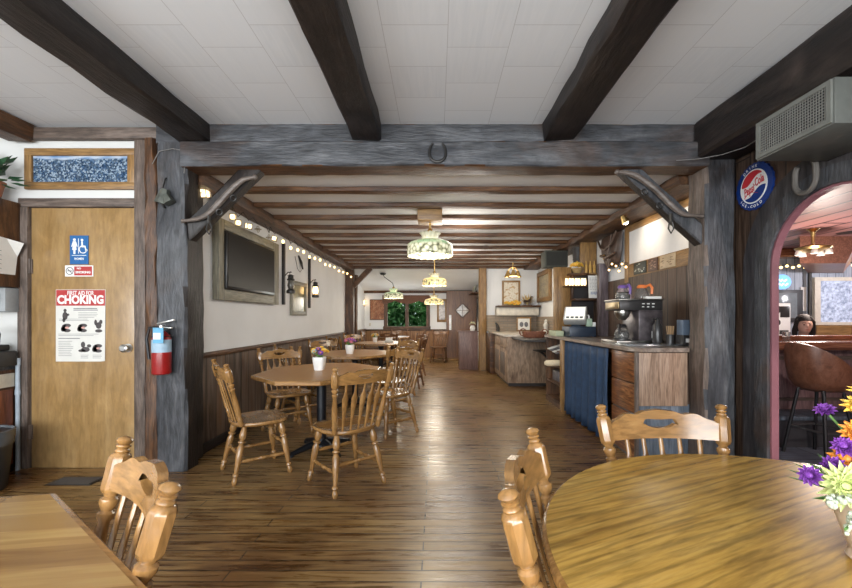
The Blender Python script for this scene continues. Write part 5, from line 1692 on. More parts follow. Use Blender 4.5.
# ------------------------------------------------------------------ coffee machine
CZ = .993
cm = thing('coffee_machine', 'steel and black twin coffee brewer standing on the service counter', 'coffee machine', (2.05, 4.2, CZ))
CST = plain('machine_steel', (.36, .35, .33), .28, 1.0, var=.05)
CBK = plain('machine_black', (.03, .028, .028), .3)
MB(CST).bb(1.80, 2.28, 4.02, 4.42, CZ, CZ + .03, .006).build('base', cm)
MB(plain('machine_side', (.10, .085, .09), .3, .5, var=.4)).bb(2.03, 2.27, 4.04, 4.40, CZ + .03, CZ + .335, .004).build('tower', cm)
MB(CBK).bb(1.84, 2.27, 4.04, 4.40, CZ + .335, CZ + .435, .006).build('brew_head', cm)
MB(CST).bb(1.83, 2.28, 4.03, 4.41, CZ + .435, CZ + .45, .004).build('top_plate', cm)
MB(plain('brass_front', (.35, .27, .15), .3, .8)).bb(1.832, 1.84, 4.06, 4.38, CZ + .35, CZ + .42, .002).build('front_badge', cm)
q = MB(SWHITE)
for i in range(3):
    q.bb(2.06 + i * .05, 2.085 + i * .05, 4.034, 4.04, CZ + .395, CZ + .405)
    q.bb(2.06 + i * .05, 2.08 + i * .05, 4.034, 4.04, CZ + .365, CZ + .373)
q.build('switch_marks', cm)
MB(SWHITE).bb(2.155, 2.255, 4.035, 4.04, CZ + .055, CZ + .125, .002).m(INK).bb(2.17, 2.24, 4.033, 4.035, CZ + .085, CZ + .097).build('white_label', cm)
MB(CST).lathe((1.935, 4.20, CZ + .335), (1.935, 4.20, CZ + .235), [(0, .075), (.3, .078), (.7, .06), (1, .03)], 20).build('brew_funnel', cm)
MB(CBK).cyl((1.93, 4.2, CZ + .03), (1.93, 4.2, CZ + .042), .085, n=20).build('warmer_plate', cm)
POTG, nt, b = new_mat('pot_glass')
b.inputs['Base Color'].default_value = (.75, .72, .68, 1); b.inputs['Transmission Weight'].default_value = .85; b.inputs['Roughness'].default_value = .02; b.inputs['IOR'].default_value = 1.2
COFFEE = plain('coffee', (.012, .006, .004), .1)
def pot(label, x, y, z, ha, col, fill):
    t = thing('coffee_pot', label, 'coffee pot', (x, y, z), group='glass coffee pots')
    MB(POTG).lathe((x, y, z), (x, y, z + .13), [(0, .06), (.08, .072), (.35, .075), (.65, .058), (.9, .04), (1, .045)], 20).build('glass_bowl', t)
    if fill:
        MB(COFFEE).lathe((x, y, z + .004), (x, y, z + .075), [(0, .056), (.12, .068), (.6, .071), (1, .063)], 20).build('coffee', t)
    m_ = plain('pot_plastic_%s' % col[0], col[1], .35)
    d = V((math.cos(ha), math.sin(ha), 0))
    c = V((x, y, z))
    MB(m_).lathe(c + Z * .115, c + Z * .15, [(0, .046), (.5, .05), (1, .035)], 18).build('collar', t)
    MB(m_).tube([c + d * .04 + Z * .13, c + d * .10 + Z * .145, c + d * .125 + Z * .11, c + d * .12 + Z * .05], [.012, .014, .014, .012], 8).build('handle', t)
pot('glass coffee pot with black handle on the lower warmer of the brewer', 1.93, 4.20, CZ + .042, -2.2, ('black', (.02, .018, .018)), True)
pot('glass pot with purple handle on top of the coffee brewer', 1.94, 4.20, CZ + .45, -1.4, ('purple', (.16, .09, .32)), True)
pot('glass pot with orange handle on top of the coffee brewer', 2.13, 4.18, CZ + .45, -1.2, ('orange', (.75, .20, .05)), False)
tag(MB(PAPER).bb(2.10, 2.26, 4.04, 4.10, CZ + .45, CZ + .475, .004).build('filter_box'), 'flat white filter box on top of the coffee brewer', 'box')
tag(MB(plain('tray_steel', (.45, .48, .50), .25, .9)).bb(1.74, 2.36, 3.70, 4.0, CZ, CZ + .012, .004).build('counter_tray'), 'flat pale steel tray on the counter before the coffee brewer', 'tray')
t = thing('pink_packets', 'pale pink packet box between the two pots on the brewer', 'box', (2.02, 4.32, CZ + .45))
MB(plain('packet_pink', (.62, .45, .52), .6)).bb(1.98, 2.07, 4.28, 4.36, CZ + .45, CZ + .58, .004).build('packet_box', t)
# things beside the brewer
t = thing('stirrer_cup', 'dark cup holding tan stirrers beside the coffee brewer', 'cup', (2.22, 3.80, CZ))
MB(CBK).lathe((2.24, 3.86, CZ), (2.24, 3.86, CZ + .10), [(0, .035), (1, .042)], 16).build('cup', t)
q = MB(plain('stirrer_tan', (.50, .33, .18), .7))
for k in range(12):
    a = k * 2.4
    rr = .03 * math.sqrt(k / 12)
    q.bar((2.24 + math.cos(a) * rr * .6, 3.86 + math.sin(a) * rr * .6, CZ + .02), (2.24 + math.cos(a) * rr * 1.3, 3.86 + math.sin(a) * rr * 1.3, CZ + .18), .008, .003, (1, 0, 0))
q.build('stirrers', t)
tag(MB(CBK).lathe((2.16, 3.94, CZ + .012), (2.16, 3.94, CZ + .26), [(0, .04), (.05, .045), (.7, .042), (.8, .025), (.9, .025), (1, .012)], 16).tube([(2.16, 3.94, CZ + .24), (2.10, 3.92, CZ + .25), (2.10, 3.92, CZ + .22)], .008, 6).build('pump_bottle'), 'black pump bottle between coffee brewer and stirrers', 'bottle')
tag(MB(plain('dispenser_blue', (.12, .16, .22), .35)).bb(2.24, 2.36, 3.66, 3.76, CZ + .10, CZ + .24, .006).m(CBK).bb(2.235, 2.365, 3.65, 3.77, CZ + .012, CZ + .10, .006).m(SWHITE).bb(2.26, 2.33, 3.645, 3.65, CZ + .035, CZ + .07).build('napkin_dispenser'), 'blue-grey and black dispenser box next to the grey counter post', 'dispenser')
# ------------------------------------------------------------------ register
rg = thing('cash_register', 'touch screen cash register tilted back on the counter before the hutch', 'cash register', (1.95, 5.55, CZ))
RD = plain('register_navy', (.020, .032, .055), .4)
MB(RD).bb(1.80, 2.16, 5.45, 5.80, CZ, CZ + .14, .008).build('cash_drawer', rg)
Rm = Matrix.Rotation(math.radians(-28), 3, 'Z') @ Matrix.Rotation(math.radians(52), 3, 'X')
c = V((1.93, 5.60, CZ + .29))
_h = MB(plain('register_grey', (.33, .33, .32), .4)).box(c, (.30, .25, .11), Rm, .015)
hs_ = _h.build('screen_housing', rg)
m, nt, b = new_mat('till_screen')
b.inputs['Emission Color'].default_value = (.95, .93, .80, 1); b.inputs['Emission Strength'].default_value = .85; b.inputs['Base Color'].default_value = (.05, .05, .05, 1)
MB(m).box(c + Rm @ V((0, 0, .056)), (.26, .21, .004), Rm).build('screen', hs_)
q = MB(plain('till_dark', (.05, .06, .07), .5))
for i in range(4):
    q.box(c + Rm @ V((-.09 + i * .06, -.075, .059)), (.04, .03, .002), Rm)
q.build('screen_buttons', hs_)
MB(RD).bar((1.95, 5.65, CZ + .14), (1.94, 5.62, CZ + .25), .12, .10).build('stand', rg)
t = thing('soap_bottle', 'pale green pump bottle on the cash drawer beside the touch screen', 'bottle', (2.10, 5.50, CZ + .14))
c = V((2.085, 5.52, CZ + .14))
MB(plain('soap_green', (.42, .55, .42), .2)).box(c + Z * .055, (.08, .05, .11), None, .012).build('bottle_body', t)
MB(SWHITE).cyl(c + Z * .11, c + Z * .15, .012).bar(c + Z * .155, c + V((-.04, 0, .155)), .012, .012).build('pump', t)
tag(MB(SWHITE).bb(2.13, 2.17, 5.49, 5.55, CZ + .14, CZ + .20, .003).build('tissue_box'), 'tiny white box beside the pale green pump bottle', 'box')
tag(MB(plain('box_sage', (.38, .42, .28), .6)).bb(1.67, 1.785, 5.66, 6.0, CZ, CZ + .075, .005).build('card_box'), 'long sage green box on the counter next to the cash register', 'box')

# ================================================================== ALCOVE
PALEW = wood('worn_pale_paint', (.15, .085, .05), (.31, .205, .13), 'z', .6, c2=(.40, .29, .20), bmp=.3, stretch=4)
ac = thing('base_cabinet', 'worn pale brown corner cabinet with two doors facing the aisle', 'cabinet', (1.85, 8.1, 0))
MB(PALEW).bb(1.28, 2.40, 7.34, 8.85, .06, .90, .004).build('cabinet_body', ac)
MB(dark('x')).bb(1.32, 2.40, 7.38, 8.85, 0, .06).build('plinth', ac)
for y0, y1 in ((7.42, 8.08), (8.12, 8.78)):
    d_ = MB(PALEW).bb(1.262, 1.28, y0, y1, .10, .68, .004).m(trimw('z')).bb(1.256, 1.263, y0 + .08, y1 - .08, .18, .60, .003).build('door', ac)
    MB(PALEW).bb(1.262, 1.28, y0, y1, .70, .87, .004).build('drawer_front', ac)
tag(MB(plain('alcove_top', (.50, .44, .36), .35)).bb(1.24, 2.42, 7.40, 9.70, .90, .938, .006).build('worktop'), 'pale alcove worktop on the worn corner cabinet', 'worktop')
tag(MB(brown('x')).bb(1.18, 1.30, 8.95, 9.62, 0, .90, .004).bb(1.30, 2.4, 8.95, 9.0, 0, .90).build('alcove_panel'), 'brown panel below the alcove worktop next to the honey post', 'panel')
tag(MB(dark('x')).bb(1.36, 2.42, 6.25, 7.335, .875, .91, .006).build('desk_slab'), 'dark wooden desk slab between shelf unit and corner cabinet', 'desk')
tag(MB(BLACK).bb(1.75, 2.1, 6.9, 7.2, .66, .675).bar((2.1, 7.3, .45), (1.8, 7.0, .66), .03, .02).bar((2.1, 7.33, .40), (2.1, 7.33, .87), .03, .02).bb(1.75, 2.1, 7.19, 7.335, .66, .675).build('bracket_shelf'), 'small black bracket shelf under the dark desk slab', 'shelf')
bk = thing('basket', 'reddish brown woven basket on the dark desk slab', 'basket', (1.70, 7.05, .91))
WK = wood('red_wicker', (.12, .035, .02), (.26, .09, .045), 'x', .6, c2=(.34, .14, .08), bmp=.6, stretch=1, grain=30)
secs = []
for z, f in ((.91, .9), (.93, 1.0), (1.01, 1.08), (1.015, 1.0), (.95, .92)):
    secs.append([V((1.70 + math.copysign(abs(math.cos(a)) ** .6, math.cos(a)) * .19 * f, 7.05 + math.copysign(abs(math.sin(a)) ** .6, math.sin(a)) * .12 * f, z)) for a in [2 * PI * k / 28 for k in range(28)]])
MB(WK).loft(secs).build('basket_body', bk)
MB(WK).ring((1.51, 7.05, 1.0), .06, .010, (.5, 1, 0), a0=0, a1=2 * PI).ring((1.89, 7.05, 1.0), .05, .010, (.5, 1, 0)).build('handle', bk)
ms = MB(plain('mantel_white', (.62, .58, .50), .6)).bb(1.40, 2.40, 9.45, 9.72, 1.31, 1.50, .01)
tag(ms.build('mantel'), 'pale ledge over the brick band in the alcove', 'mantel')
tag(MB(brown('x')).bb(1.42, 2.42, 9.36, 9.76, 1.50, 1.545, .005).build('mantel_shelf'), 'brown shelf board lying on the pale alcove ledge', 'shelf')
t = thing('framed_picture', 'tall wood-framed pale picture on the alcove end wall', 'picture', (1.8, 9.78, 1.55))
frame_mb(1.80, 1.85, .22, .31, .045, gold('x'), gold('z'), 9.75, 9.80).build('picture_frame', t)
m, nt, b = new_mat('shelf_picture')
lk(nt, ramp(nt, noise(nt, coords(nt, (6, 1, 12)), 1.6, 3), [(.35, (.62, .55, .42)), (.5, (.75, .70, .60)), (.62, (.45, .28, .12)), (.75, (.7, .55, .25))]), b.inputs['Base Color'])
MB(m).bb(1.62, 1.98, 9.775, 9.785, 1.58, 2.12).build('picture', t)
t = thing('framed_picture', 'large gilt framed painting on the side wall of the alcove', 'picture', (2.43, 9.1, 1.62))
mb = MB(gold('y')).bb(2.39, 2.45, 8.55, 9.65, 1.62, 1.72, .008).bb(2.39, 2.45, 8.55, 9.65, 2.22, 2.32, .008).m(gold('z')).bb(2.39, 2.45, 8.55, 8.66, 1.70, 2.24, .008).bb(2.39, 2.45, 9.54, 9.65, 1.70, 2.24, .008)
mb.build('picture_frame', t)
MB(wood('dim_landscape', (.14, .11, .06), (.32, .25, .13), 'y', .3, c2=(.48, .36, .16), bmp=0, stretch=2, grain=2)).bb(2.42, 2.43, 8.64, 9.56, 1.70, 2.24).build('picture', t)
t = thing('photo_frame', 'small cream photo frame with two dark ovals on the alcove worktop', 'picture', (2.03, 9.45, .938))
MB(gold('x')).bb(1.86, 2.20, 9.40, 9.43, .938, 1.27, .004).build('picture_frame', t)
MB(PAPER).bb(1.895, 2.165, 9.392, 9.401, .972, 1.235).m(INK).disc(0, 0, .045, (1.975, 9.392, 1.10), X, Z, .002, 16, .06).disc(0, 0, .045, (2.085, 9.392, 1.10), X, Z, .002, 16, .06).build('photo', t)
q = MB(plain('figurine_white', (.7, .68, .62), .4)).lathe((2.33, 8.6, .938), (2.33, 8.6, 1.22), [(0, .05), (.1, .05), (.35, .04), (.6, .055), (.75, .03), (.9, .038), (1, .01)], 16)
tag(q.build('figurine'), 'small white standing figurine at the wall end of the alcove worktop', 'figurine')
q = MB(IRON).tube([(1.42, 9.4, .938), (1.43, 9.4, 1.02), (1.40, 9.4, 1.10), (1.37, 9.4, 1.14)], [.05, .045, .028, .012], 10)
tag(q.build('dark_jug'), 'small dark jug on the alcove worktop nearest the honey post', 'jug')
t = thing('dried_arrangement', 'dried flower arrangement with a dark horse figure on the alcove shelf', 'flowers', (2.12, 9.5, 1.545))
c = V((2.15, 9.5, 1.545))
q = MB(plain('bronze_dark', (.06, .04, .03), .35, .5))
q.tube([c + V((-.10, 0, .10)), c + V((.02, 0, .11)), c + V((.06, 0, .16)), c + V((.08, 0, .21)), c + V((.12, 0, .20))], [.03, .035, .022, .018, .010], 8)
for dx in (-.10, -.07, .01, .04):
    q.tube([c + V((dx, 0, .10)), c + V((dx + .01, 0, .05)), c + V((dx, 0, 0))], .010, 6)
q.bb(c.x - .14, c.x + .09, c.y - .03, c.y + .03, c.z, c.z + .012)
q.build('horse_figure', t)
q = MB(plain('dried_straw', (.55, .40, .18), .8, var=.35))
for k in range(60):
    a = random.uniform(0, 2 * PI)
    e = V((math.cos(a) * .7, math.sin(a) * .4, random.uniform(.3, 1.2)))
    leafshape(q, c + V((0, .05, .02)), e, random.uniform(.12, .30), .022)
q.build('straw_leaves', t, smooth=0)
t = thing('yellow_bouquet', 'low yellow flower bunch lying on the alcove shelf', 'flowers', (1.75, 9.5, 1.545))
q = MB(GRN)
for k in range(14):
    p = V((1.62 + .026 * k, 9.48 + random.uniform(-.04, .04), 1.58 + random.uniform(0, .06)))
    q.m(GRN).tube([(p.x, p.y, 1.547), p], .004, 4)
    bloom(q, p, V((random.uniform(-.4, .4), -1, .8)), .05, 8, YEL, ORG, 1)
q.build('blooms', t, smooth=0)
# ================================================================== BAR ROOM
PINKC = planks('pink_ceiling', 'yx', 4.0, .30, (.25, .115, .105), (.34, .165, .15), (.29, .14, .13), rough=.45, mortar=.022, gap=(.03, .014, .016), bmp=.2)
def slab(name, label, x0, x1, y0, y1, z0, z1, mat, cat='wall'):
    return struct(MB(mat).bb(x0, x1, y0, y1, z0, z1), name, label, cat)
slab('ceiling_bar', 'pink painted board ceiling of the bar', 2.52, 9.2, -2.3, 7.0, 2.40, 2.5, PINKC, 'ceiling')
BWALL = planks('grey_blue_boards', 'zx', 4, .14, (.20, .24, .30), (.34, .38, .44), (.42, .46, .52), rough=.5, mortar=.005, gap=(.08, .09, .12))
slab('wall_bar', 'grey blue board back wall of the bar', 2.52, 9.2, 6.9, 7.0, 0, 2.42, BWALL)
slab('wall_bar_side', 'end wall of the bar room', 9.1, 9.2, -2.3, 7.0, 0, 2.42, plaster('bar_side', (.35, .25, .24)))
slab('wall_bar_rear', 'rear wall of the bar room', 2.52, 9.2, -2.4, -2.3, 0, 2.42, plaster('bar_side', (.35, .25, .24)))
REDW = wood('bar_redwood', (.12, .04, .02), (.28, .11, .06), 'x', .25, c2=(.36, .16, .09), coat=.5, bmp=.05)
struct(MB(REDW).rough((5.5, 6.75, 2.33), (9.1, 6.75, 2.33), .25, .14, jit=.003), 'ceiling_beam', 'reddish beam along the bar back wall with lights', 'beam')
sf = MB(wood('soffit_brown', (.20, .085, .055), (.34, .16, .11), 'y', .4, bmp=.05))
sf.loft([[V((5.10, 5.65, 2.02)), V((5.75, 5.65, 2.02)), V((5.95, 5.65, 2.40)), V((5.10, 5.65, 2.40))], [V((6.35, 6.88, 2.02)), V((6.95, 6.88, 2.02)), V((7.25, 6.88, 2.40)), V((6.35, 6.88, 2.40))]])
struct(sf, 'soffit', 'brown boxed soffit under the pink bar ceiling', 'soffit')
# bar
bc_ = thing('bar_counter', 'reddish wooden bar counter with a padded front rail', 'bar', (4.6, 4.3, 0))
MB(wood('bar_front_pink', (.15, .085, .085), (.24, .15, .15), 'z', .4, c2=(.30, .19, .19))).bb(2.75, 7.5, 4.15, 4.40, 0, .95).build('bar_front', bc_)
MB(REDW).bb(2.72, 7.55, 3.98, 4.65, .95, .995, .01).build('bar_top', bc_)
MB(REDW).tube([(2.72, 3.93, .975), (5, 3.93, .975), (7.5, 3.93, .975)], .045, 12).build('front_rail', bc_)
MB(REDW).bb(2.72, 7.55, 4.58, 4.68, .995, 1.05, .012).build('rear_rail', bc_)
MB(plain('bar_dark', (.045, .045, .05), .6)).bb(2.75, 7.5, 3.88, 4.15, 0, .27).build('step_base', bc_)
MB(BLUEGREY).bb(2.75, 7.5, 3.84, 4.15, .27, .31, .006).build('foot_step', bc_)
MB(trimw('x')).bb(2.75, 7.5, 4.13, 4.15, .40, .43).bb(2.75, 7.5, 4.13, 4.15, .82, .86).build('front_moulding', bc_)
# stool
st_ = thing('bar_stool', 'brown leather bucket bar stool on black metal legs before the bar', 'stool', (3.45, 3.62, 0), math.radians(-80))
LB = wood('brown_leather', (.10, .036, .018), (.18, .072, .038), 'z', .36, c2=(.23, .10, .058), bmp=.15, stretch=1.5, grain=6, fine=.2)
secs = []
NB = 32
# bucket: back towards local -Y, rim high at the back, dropping forward
def rim(a):
    b = .5 - .5 * math.sin(a)   # 1 at back (-Y)
    return 0.68 + .35 * (b ** .95)
outer, inner = [], []
for (u, f) in ((0, .55), (.08, .80), (.25, .93), (.55, 1.0), (.85, 1.02), (1.0, 1.0)):
    secs.append([V((math.cos(a) * .225 * f, math.sin(a) * .235 * f - (.035 * u * (.5 - .5 * math.sin(a))), .60 + (rim(a) - .60) * u)) for a in [2 * PI * k / NB for k in range(NB)]])
for (u, f) in ((1.0, .93), (.8, .90), (.4, .86)):
    secs.append([V((math.cos(a) * .225 * f, math.sin(a) * .235 * f - (.03 * u * (.5 - .5 * math.sin(a))), max(.685, .60 + (rim(a) - .60) * u))) for a in [2 * PI * k / NB for k in range(NB)]])
secs.append([V((math.cos(a) * .12, math.sin(a) * .12, .675)) for a in [2 * PI * k / NB for k in range(NB)]])
MB(LB).loft(secs).build('bucket_seat', st_, local=True, smooth=70)
ls = {}
for sx in (-1, 1):
    for sy in (-1, 1):
        a, b_ = V((sx * .105, sy * .105, .605)), V((sx * .18, sy * .18, 0))
        ls[sx, sy] = (a, b_)
        MB(BLACK).tube([a * .3 + V((0, 0, .605 * .7)), a, a.lerp(b_, .06), b_], .015, 8).build('leg', st_, local=True)
cs = [ls[k][0].lerp(ls[k][1], .58) for k in ((-1, -1), (1, -1), (1, 1), (-1, 1))]
MB(plain('foot_ring', (.20, .20, .20), .35, .8)).tube(cs, .011, 8, closed=True).build('footrest', st_, local=True)
# person
def person():
    base = V((4.55, 5.02, 0))
    f = V((-.42, -.907, 0)).normalized()
    r = V((-f.y, f.x, 0))
    L = lambda a, b, c: base + r * a + f * b + Z * c
    p = thing('person', 'dark haired person in a pale grey top sitting behind the bar', 'person', base)
    SK = plain('skin', (.58, .36, .28), .5, var=.05)
    b = MB(SK)
    def ell(c, sx, sy, sz, n=20):
        b.loft([[L(c[0] + math.cos(2 * PI * k / n) * sx * math.sin(PI * i / 10), c[1] + math.sin(2 * PI * k / n) * sy * math.sin(PI * i / 10), c[2] - math.cos(PI * i / 10) * sz) for k in range(n)] for i in range(1, 10)])
    ell((0, .10, 1.165), .072, .088, .105)
    ell((0, .115, 1.115), .052, .068, .055)
    ell((0, .182, 1.15), .013, .022, .022)
    for s_ in (-1, 1):
        ell((s_ * .074, .08, 1.155), .010, .022, .03)
    b.tube([L(0, .03, .98), L(0, .05, 1.04), L(0, .08, 1.11)], [.06, .048, .05], 14)
    b.loft([[L(math.cos(2 * PI * k / 20) * w, math.sin(2 * PI * k / 20) * d + y, z) for k in range(20)] for z, w, d, y in ((.44, .14, .11, 0), (.50, .175, .12, 0), (.62, .145, .10, 0), (.78, .155, .105, .01), (.90, .17, .10, .02), (.98, .14, .075, .03), (1.02, .06, .05, .035))])
    for s_ in (-1, 1):
        b.tube([L(s_ * .16, .02, .955), L(s_ * .215, .05, .80), L(s_ * .22, .10, .70), L(s_ * .16, .22, .72), L(s_ * .11, .30, .74)], [.052, .045, .038, .033, .024], 12)
        ell((s_ * .10, .335, .742), .038, .045, .016)
        for k in range(4):
            o_ = (k - 1.5) * .017
            ln = (.058, .068, .064, .048)[k]
            b.tube([L(s_ * .10 + o_, .36, .744), L(s_ * .10 + o_ * 1.1, .36 + ln * .6, .740), L(s_ * .10 + o_ * 1.1, .36 + ln, .722)], [.009, .0085, .007], 7)
        b.tube([L(s_ * .10 - s_ * .03, .32, .742), L(s_ * .10 - s_ * .055, .35, .738), L(s_ * .10 - s_ * .058, .375, .732)], [.011, .010, .008], 7)
        b.tube([L(s_ * .09, .0, .48), L(s_ * .11, .22, .50), L(s_ * .11, .40, .48), L(s_ * .11, .42, .25), L(s_ * .11, .40, .06)], [.085, .075, .055, .052, .036], 12)
        ell((s_ * .11, .46, .035), .042, .11, .035)
    o = b.build('body', p)
    rm = o.modifiers.new('skin', 'REMESH'); rm.mode = 'VOXEL'; rm.voxel_size = .0075; rm.use_smooth_shade = True
    sm = o.modifiers.new('soft', 'SMOOTH'); sm.iterations = 2
    hm = MB(plain('dark_hair', (.010, .006, .005), .8))
    n = 26
    secs = []
    for i in range(1, 12):
        t = PI * i / 12
        secs.append([L(math.cos(a) * .088 * math.sin(t), .065 + math.sin(a) * .10 * math.sin(t) - ((.035 if math.cos(t) < .25 else -.015) if math.sin(a) > 0 else 0) * math.sin(a), 1.185 + math.cos(t) * .12) for a in [2 * PI * k / n for k in range(n)]])
    hm.loft(secs)
    for s_ in (-1, 1):
        hm.tube([L(s_ * .035, .13, 1.265), L(s_ * .075, .11, 1.20), L(s_ * .085, .07, 1.10), L(s_ * .085, .06, 1.03), L(s_ * .075, .07, .97)], [.018, .026, .030, .028, .012], 10)
    hm.build('hair', p, smooth=60)
    sh = MB(plain('pale_top', (.50, .50, .53), .8, var=.3))
    sh.loft([[L(math.cos(2 * PI * k / 24) * w, math.sin(2 * PI * k / 24) * d + y, z) for k in range(24)] for z, w, d, y in ((.50, .188, .132, 0), (.62, .158, .115, 0), (.78, .170, .120, .01), (.90, .195, .118, .02), (.985, .16, .092, .03), (1.025, .085, .07, .035), (1.03, .07, .06, .035))], cap=False)
    for s_ in (-1, 1):
        sh.tube([L(s_ * .13, .02, .985), L(s_ * .19, .03, .93), L(s_ * .225, .05, .80), L(s_ * .228, .10, .71)], [.06, .068, .06, .05], 14)
    sh.build('top', p, smooth=60)
    tr = MB(plain('dark_trousers', (.03, .035, .06), .8))
    for s_ in (-1, 1):
        tr.tube([L(s_ * .08, -.04, .48), L(s_ * .11, .22, .505), L(s_ * .11, .415, .485), L(s_ * .11, .43, .25), L(s_ * .11, .41, .10)], [.10, .086, .066, .062, .05], 12)
    tr.build('trousers', p, smooth=60)
    q = MB(plain('eye_dark', (.02, .015, .012), .2))
    for s_ in (-1, 1):
        q.ball(L(s_ * .028, .176, 1.168), .009, (1.2, 1, .7), 8, 6)
        q.tube([L(s_ * .045, .170, 1.188), L(s_ * .028, .181, 1.193), L(s_ * .012, .182, 1.188)], .003, 5)
    q.build('eyes', p)
    MB(plain('lip_red', (.40, .10, .09), .4)).tube([L(-.022, .172, 1.108), L(0, .183, 1.106), L(.022, .172, 1.108)], [.002, .006, .002], 7).build('lips', p)
    q = MB(BLACK).cyl(base + Z * .0, base + Z * .03, .17, n=20).cyl(base + Z * .03, base + Z * .38, .03).cyl(base + Z * .37, base + Z * .405, .17, n=20)
    tag(q.build('stool'), 'low black round stool under the seated person behind the bar', 'stool')
person()
# things on the bar back wall
def bp(px, py, y=6.88):
    x, z = W(px, py, y)
    return V((x, y, z))
def rectp(mat, x0, y0, x1, y1, yy=6.88, th=.04, bev=.004):
    a, b_ = bp(x0, y1, yy), bp(x1, y0, yy)
    return MB(mat).bb(a.x, b_.x, yy - th, yy, a.z, b_.z, bev)
ns = thing('bar_sign', 'round blue lit bar sign high on the grey boards', 'sign', bp(782, 289))
c = bp(781, 282, 6.86)
MB(plain('sign_glow_blue', (.12, .36, .75), emit=.9)).disc(0, 0, .15, c, X, Z, .03, 28, .125).build('glow_disc', ns)
q = MB(plain('sign_glow_pale', (.7, .85, 1), emit=1.2))
for k, (x, z, w) in enumerate(((-.09, .02, .05), (-.03, .02, .04), (.03, .02, .05), (-.08, -.05, .045), (-.02, -.05, .05), (.05, -.05, .05))):
    q.bar(c + V((x - .01, -.034, z - .012)), c + V((x + w - .01, -.034, z + .02)), .004, .024, (0, 0, 1))
q.build('pale_strokes', ns)
ml = thing('back_bar_screen', 'grey screen in a dark frame on the bar back wall', 'screen', bp(787, 320))
rectp(plain('screen_frame', (.05, .055, .06), .4), 770, 290, 801, 322).build('screen_frame', ml)
rectp(plain('screen_grey', (.22, .26, .28), .15), 772, 293, 797, 318, 6.835, .005).build('screen', ml)
t = thing('white_machine', 'white drinks machine with a dark window behind the bar', 'machine', bp(780, 341, 6.3))
a, b_ = bp(766, 338, 6.2), bp(791, 303, 6.2)
MB(SWHITE).bb(a.x, b_.x, 6.2, 6.6, a.z, b_.z, .015).build('machine_body', t)
MB(CBK).bb(b_.x - .17, b_.x - .03, 6.185, 6.2, b_.z - .22, b_.z - .05, .004).disc(a.x + .16, b_.z - .10, .06, (0, 6.2, 0), X, Z, .02, 18).disc(a.x + .16, b_.z - .30, .05, (0, 6.2, 0), X, Z, .02, 18).bb(b_.x - .18, b_.x - .05, 6.185, 6.2, a.z + .06, a.z + .12).build('machine_fittings', t)
t = thing('back_counter', 'dark back counter behind the bar', 'counter', (6.6, 6.4, 0))
MB(dark('x')).bb(4.9, 9.0, 6.1, 6.88, 0, a.z - .03).m(REDW).bb(4.9, 9.0, 6.05, 6.88, a.z - .03, a.z, .005).build('counter_body', t)
tag(rectp(PAPER, 800.5, 287, 806, 311, 6.89, .008, 0).build('wall_poster'), 'narrow pale poster beside the dark pipe on the bar wall', 'poster')
tag(MB(IRON).cyl((6.34, 6.84, 0.9), (6.34, 6.84, 2.3), .03).build('pipe'), 'dark upright pipe on the bar wall behind the person', 'pipe')
wn = thing('window_2', 'wide pebbled bluish window in the bar back wall', 'window', bp(840, 322), kind='structure')
a, b_ = bp(818, 322, 6.88), bp(875, 281, 6.88)
m, nt, b = new_mat('pebbled_glass')
v1 = noise(nt, coords(nt), 22, 5)
g_ = nt.nodes.new('ShaderNodeSeparateXYZ')
lk(nt, coords(nt), g_.inputs[0])
cc = mixc(nt, ramp(nt, v1, [(.35, (0, 0, 0)), (.65, (1, 1, 1))]), (.16, .19, .27), (.42, .47, .58))
lk(nt, cc, b.inputs['Base Color']); lk(nt, cc, b.inputs['Emission Color'])
b.inputs['Emission Strength'].default_value = .55
b.inputs['Roughness'].default_value = .2
MB(m).bb(a.x, b_.x, 6.86, 6.88, a.z, b_.z).build('pane', wn)
q = MB(CREAM)
q.bb(a.x, b_.x, 6.83, 6.895, b_.z, b_.z + .06).bb(a.x, b_.x, 6.83, 6.895, a.z - .05, a.z).bb(a.x - .10, a.x, 6.83, 6.895, a.z - .05, b_.z + .06)
q.build('window_frame', wn)
a2 = bp(819, 336, 6.86)
tag(MB(gold('x')).bb(a.x - .1, b_.x, 6.80, 6.895, a2.z - .05, a.z - .055).m(brown('z')).bb(bp(847, 0).x, bp(847, 0).x + .04, 6.79, 6.80, a2.z - .05, a.z - .055).build('wall_panel'), 'tan wooden panel below the pebbled bar window', 'panel')
# bar ceiling lamp and lights
cl = thing('bar_ceiling_lamp', 'brass and glass ceiling lamp cluster under the pink bar ceiling', 'lamp', (4.86, 5.2, 2.05))
c = V((W(813, 0, 5.2)[0], 5.2, 2.10))
MB(BRASS).cyl(c + Z * .08, c + Z * .30, .02).lathe(c + Z * .20, c + Z * .30, [(0, .02), (.6, .03), (1, .07)], 14).lathe(c, c + Z * .1, [(0, .05), (.3, .17), (.6, .19), (1, .06)], 20).build('brass_body', cl)
for k in range(5):
    a = 2 * PI * k / 5 + .3
    e = c + V((math.cos(a) * .15, math.sin(a) * .15, 0))
    MB(plain('frosted_cup', (.9, .85, .75), emit=.12)).lathe(e + Z * .04, e - Z * .035, [(0, .015), (.4, .035), (1, .042)], 12).build('glass_cup', cl)
sl = thing('bar_string_lights', 'row of small warm lights along the beam of the bar back wall', 'string lights', bp(800, 268, 6.6))
cp = []
for k in range(17):
    px = 775 + k * 6
    e = bp(px, 266 + (1.5 if k % 2 else 0) - (2.5 if k > 7 else 0), 6.58)
    cp.append(e + Z * .03)
    MB(BULB).ball(e, .022, seg=8, rings=6).build('bulb', sl)
MB(BLACK).tube(cp, .005, 5).build('cord', sl)
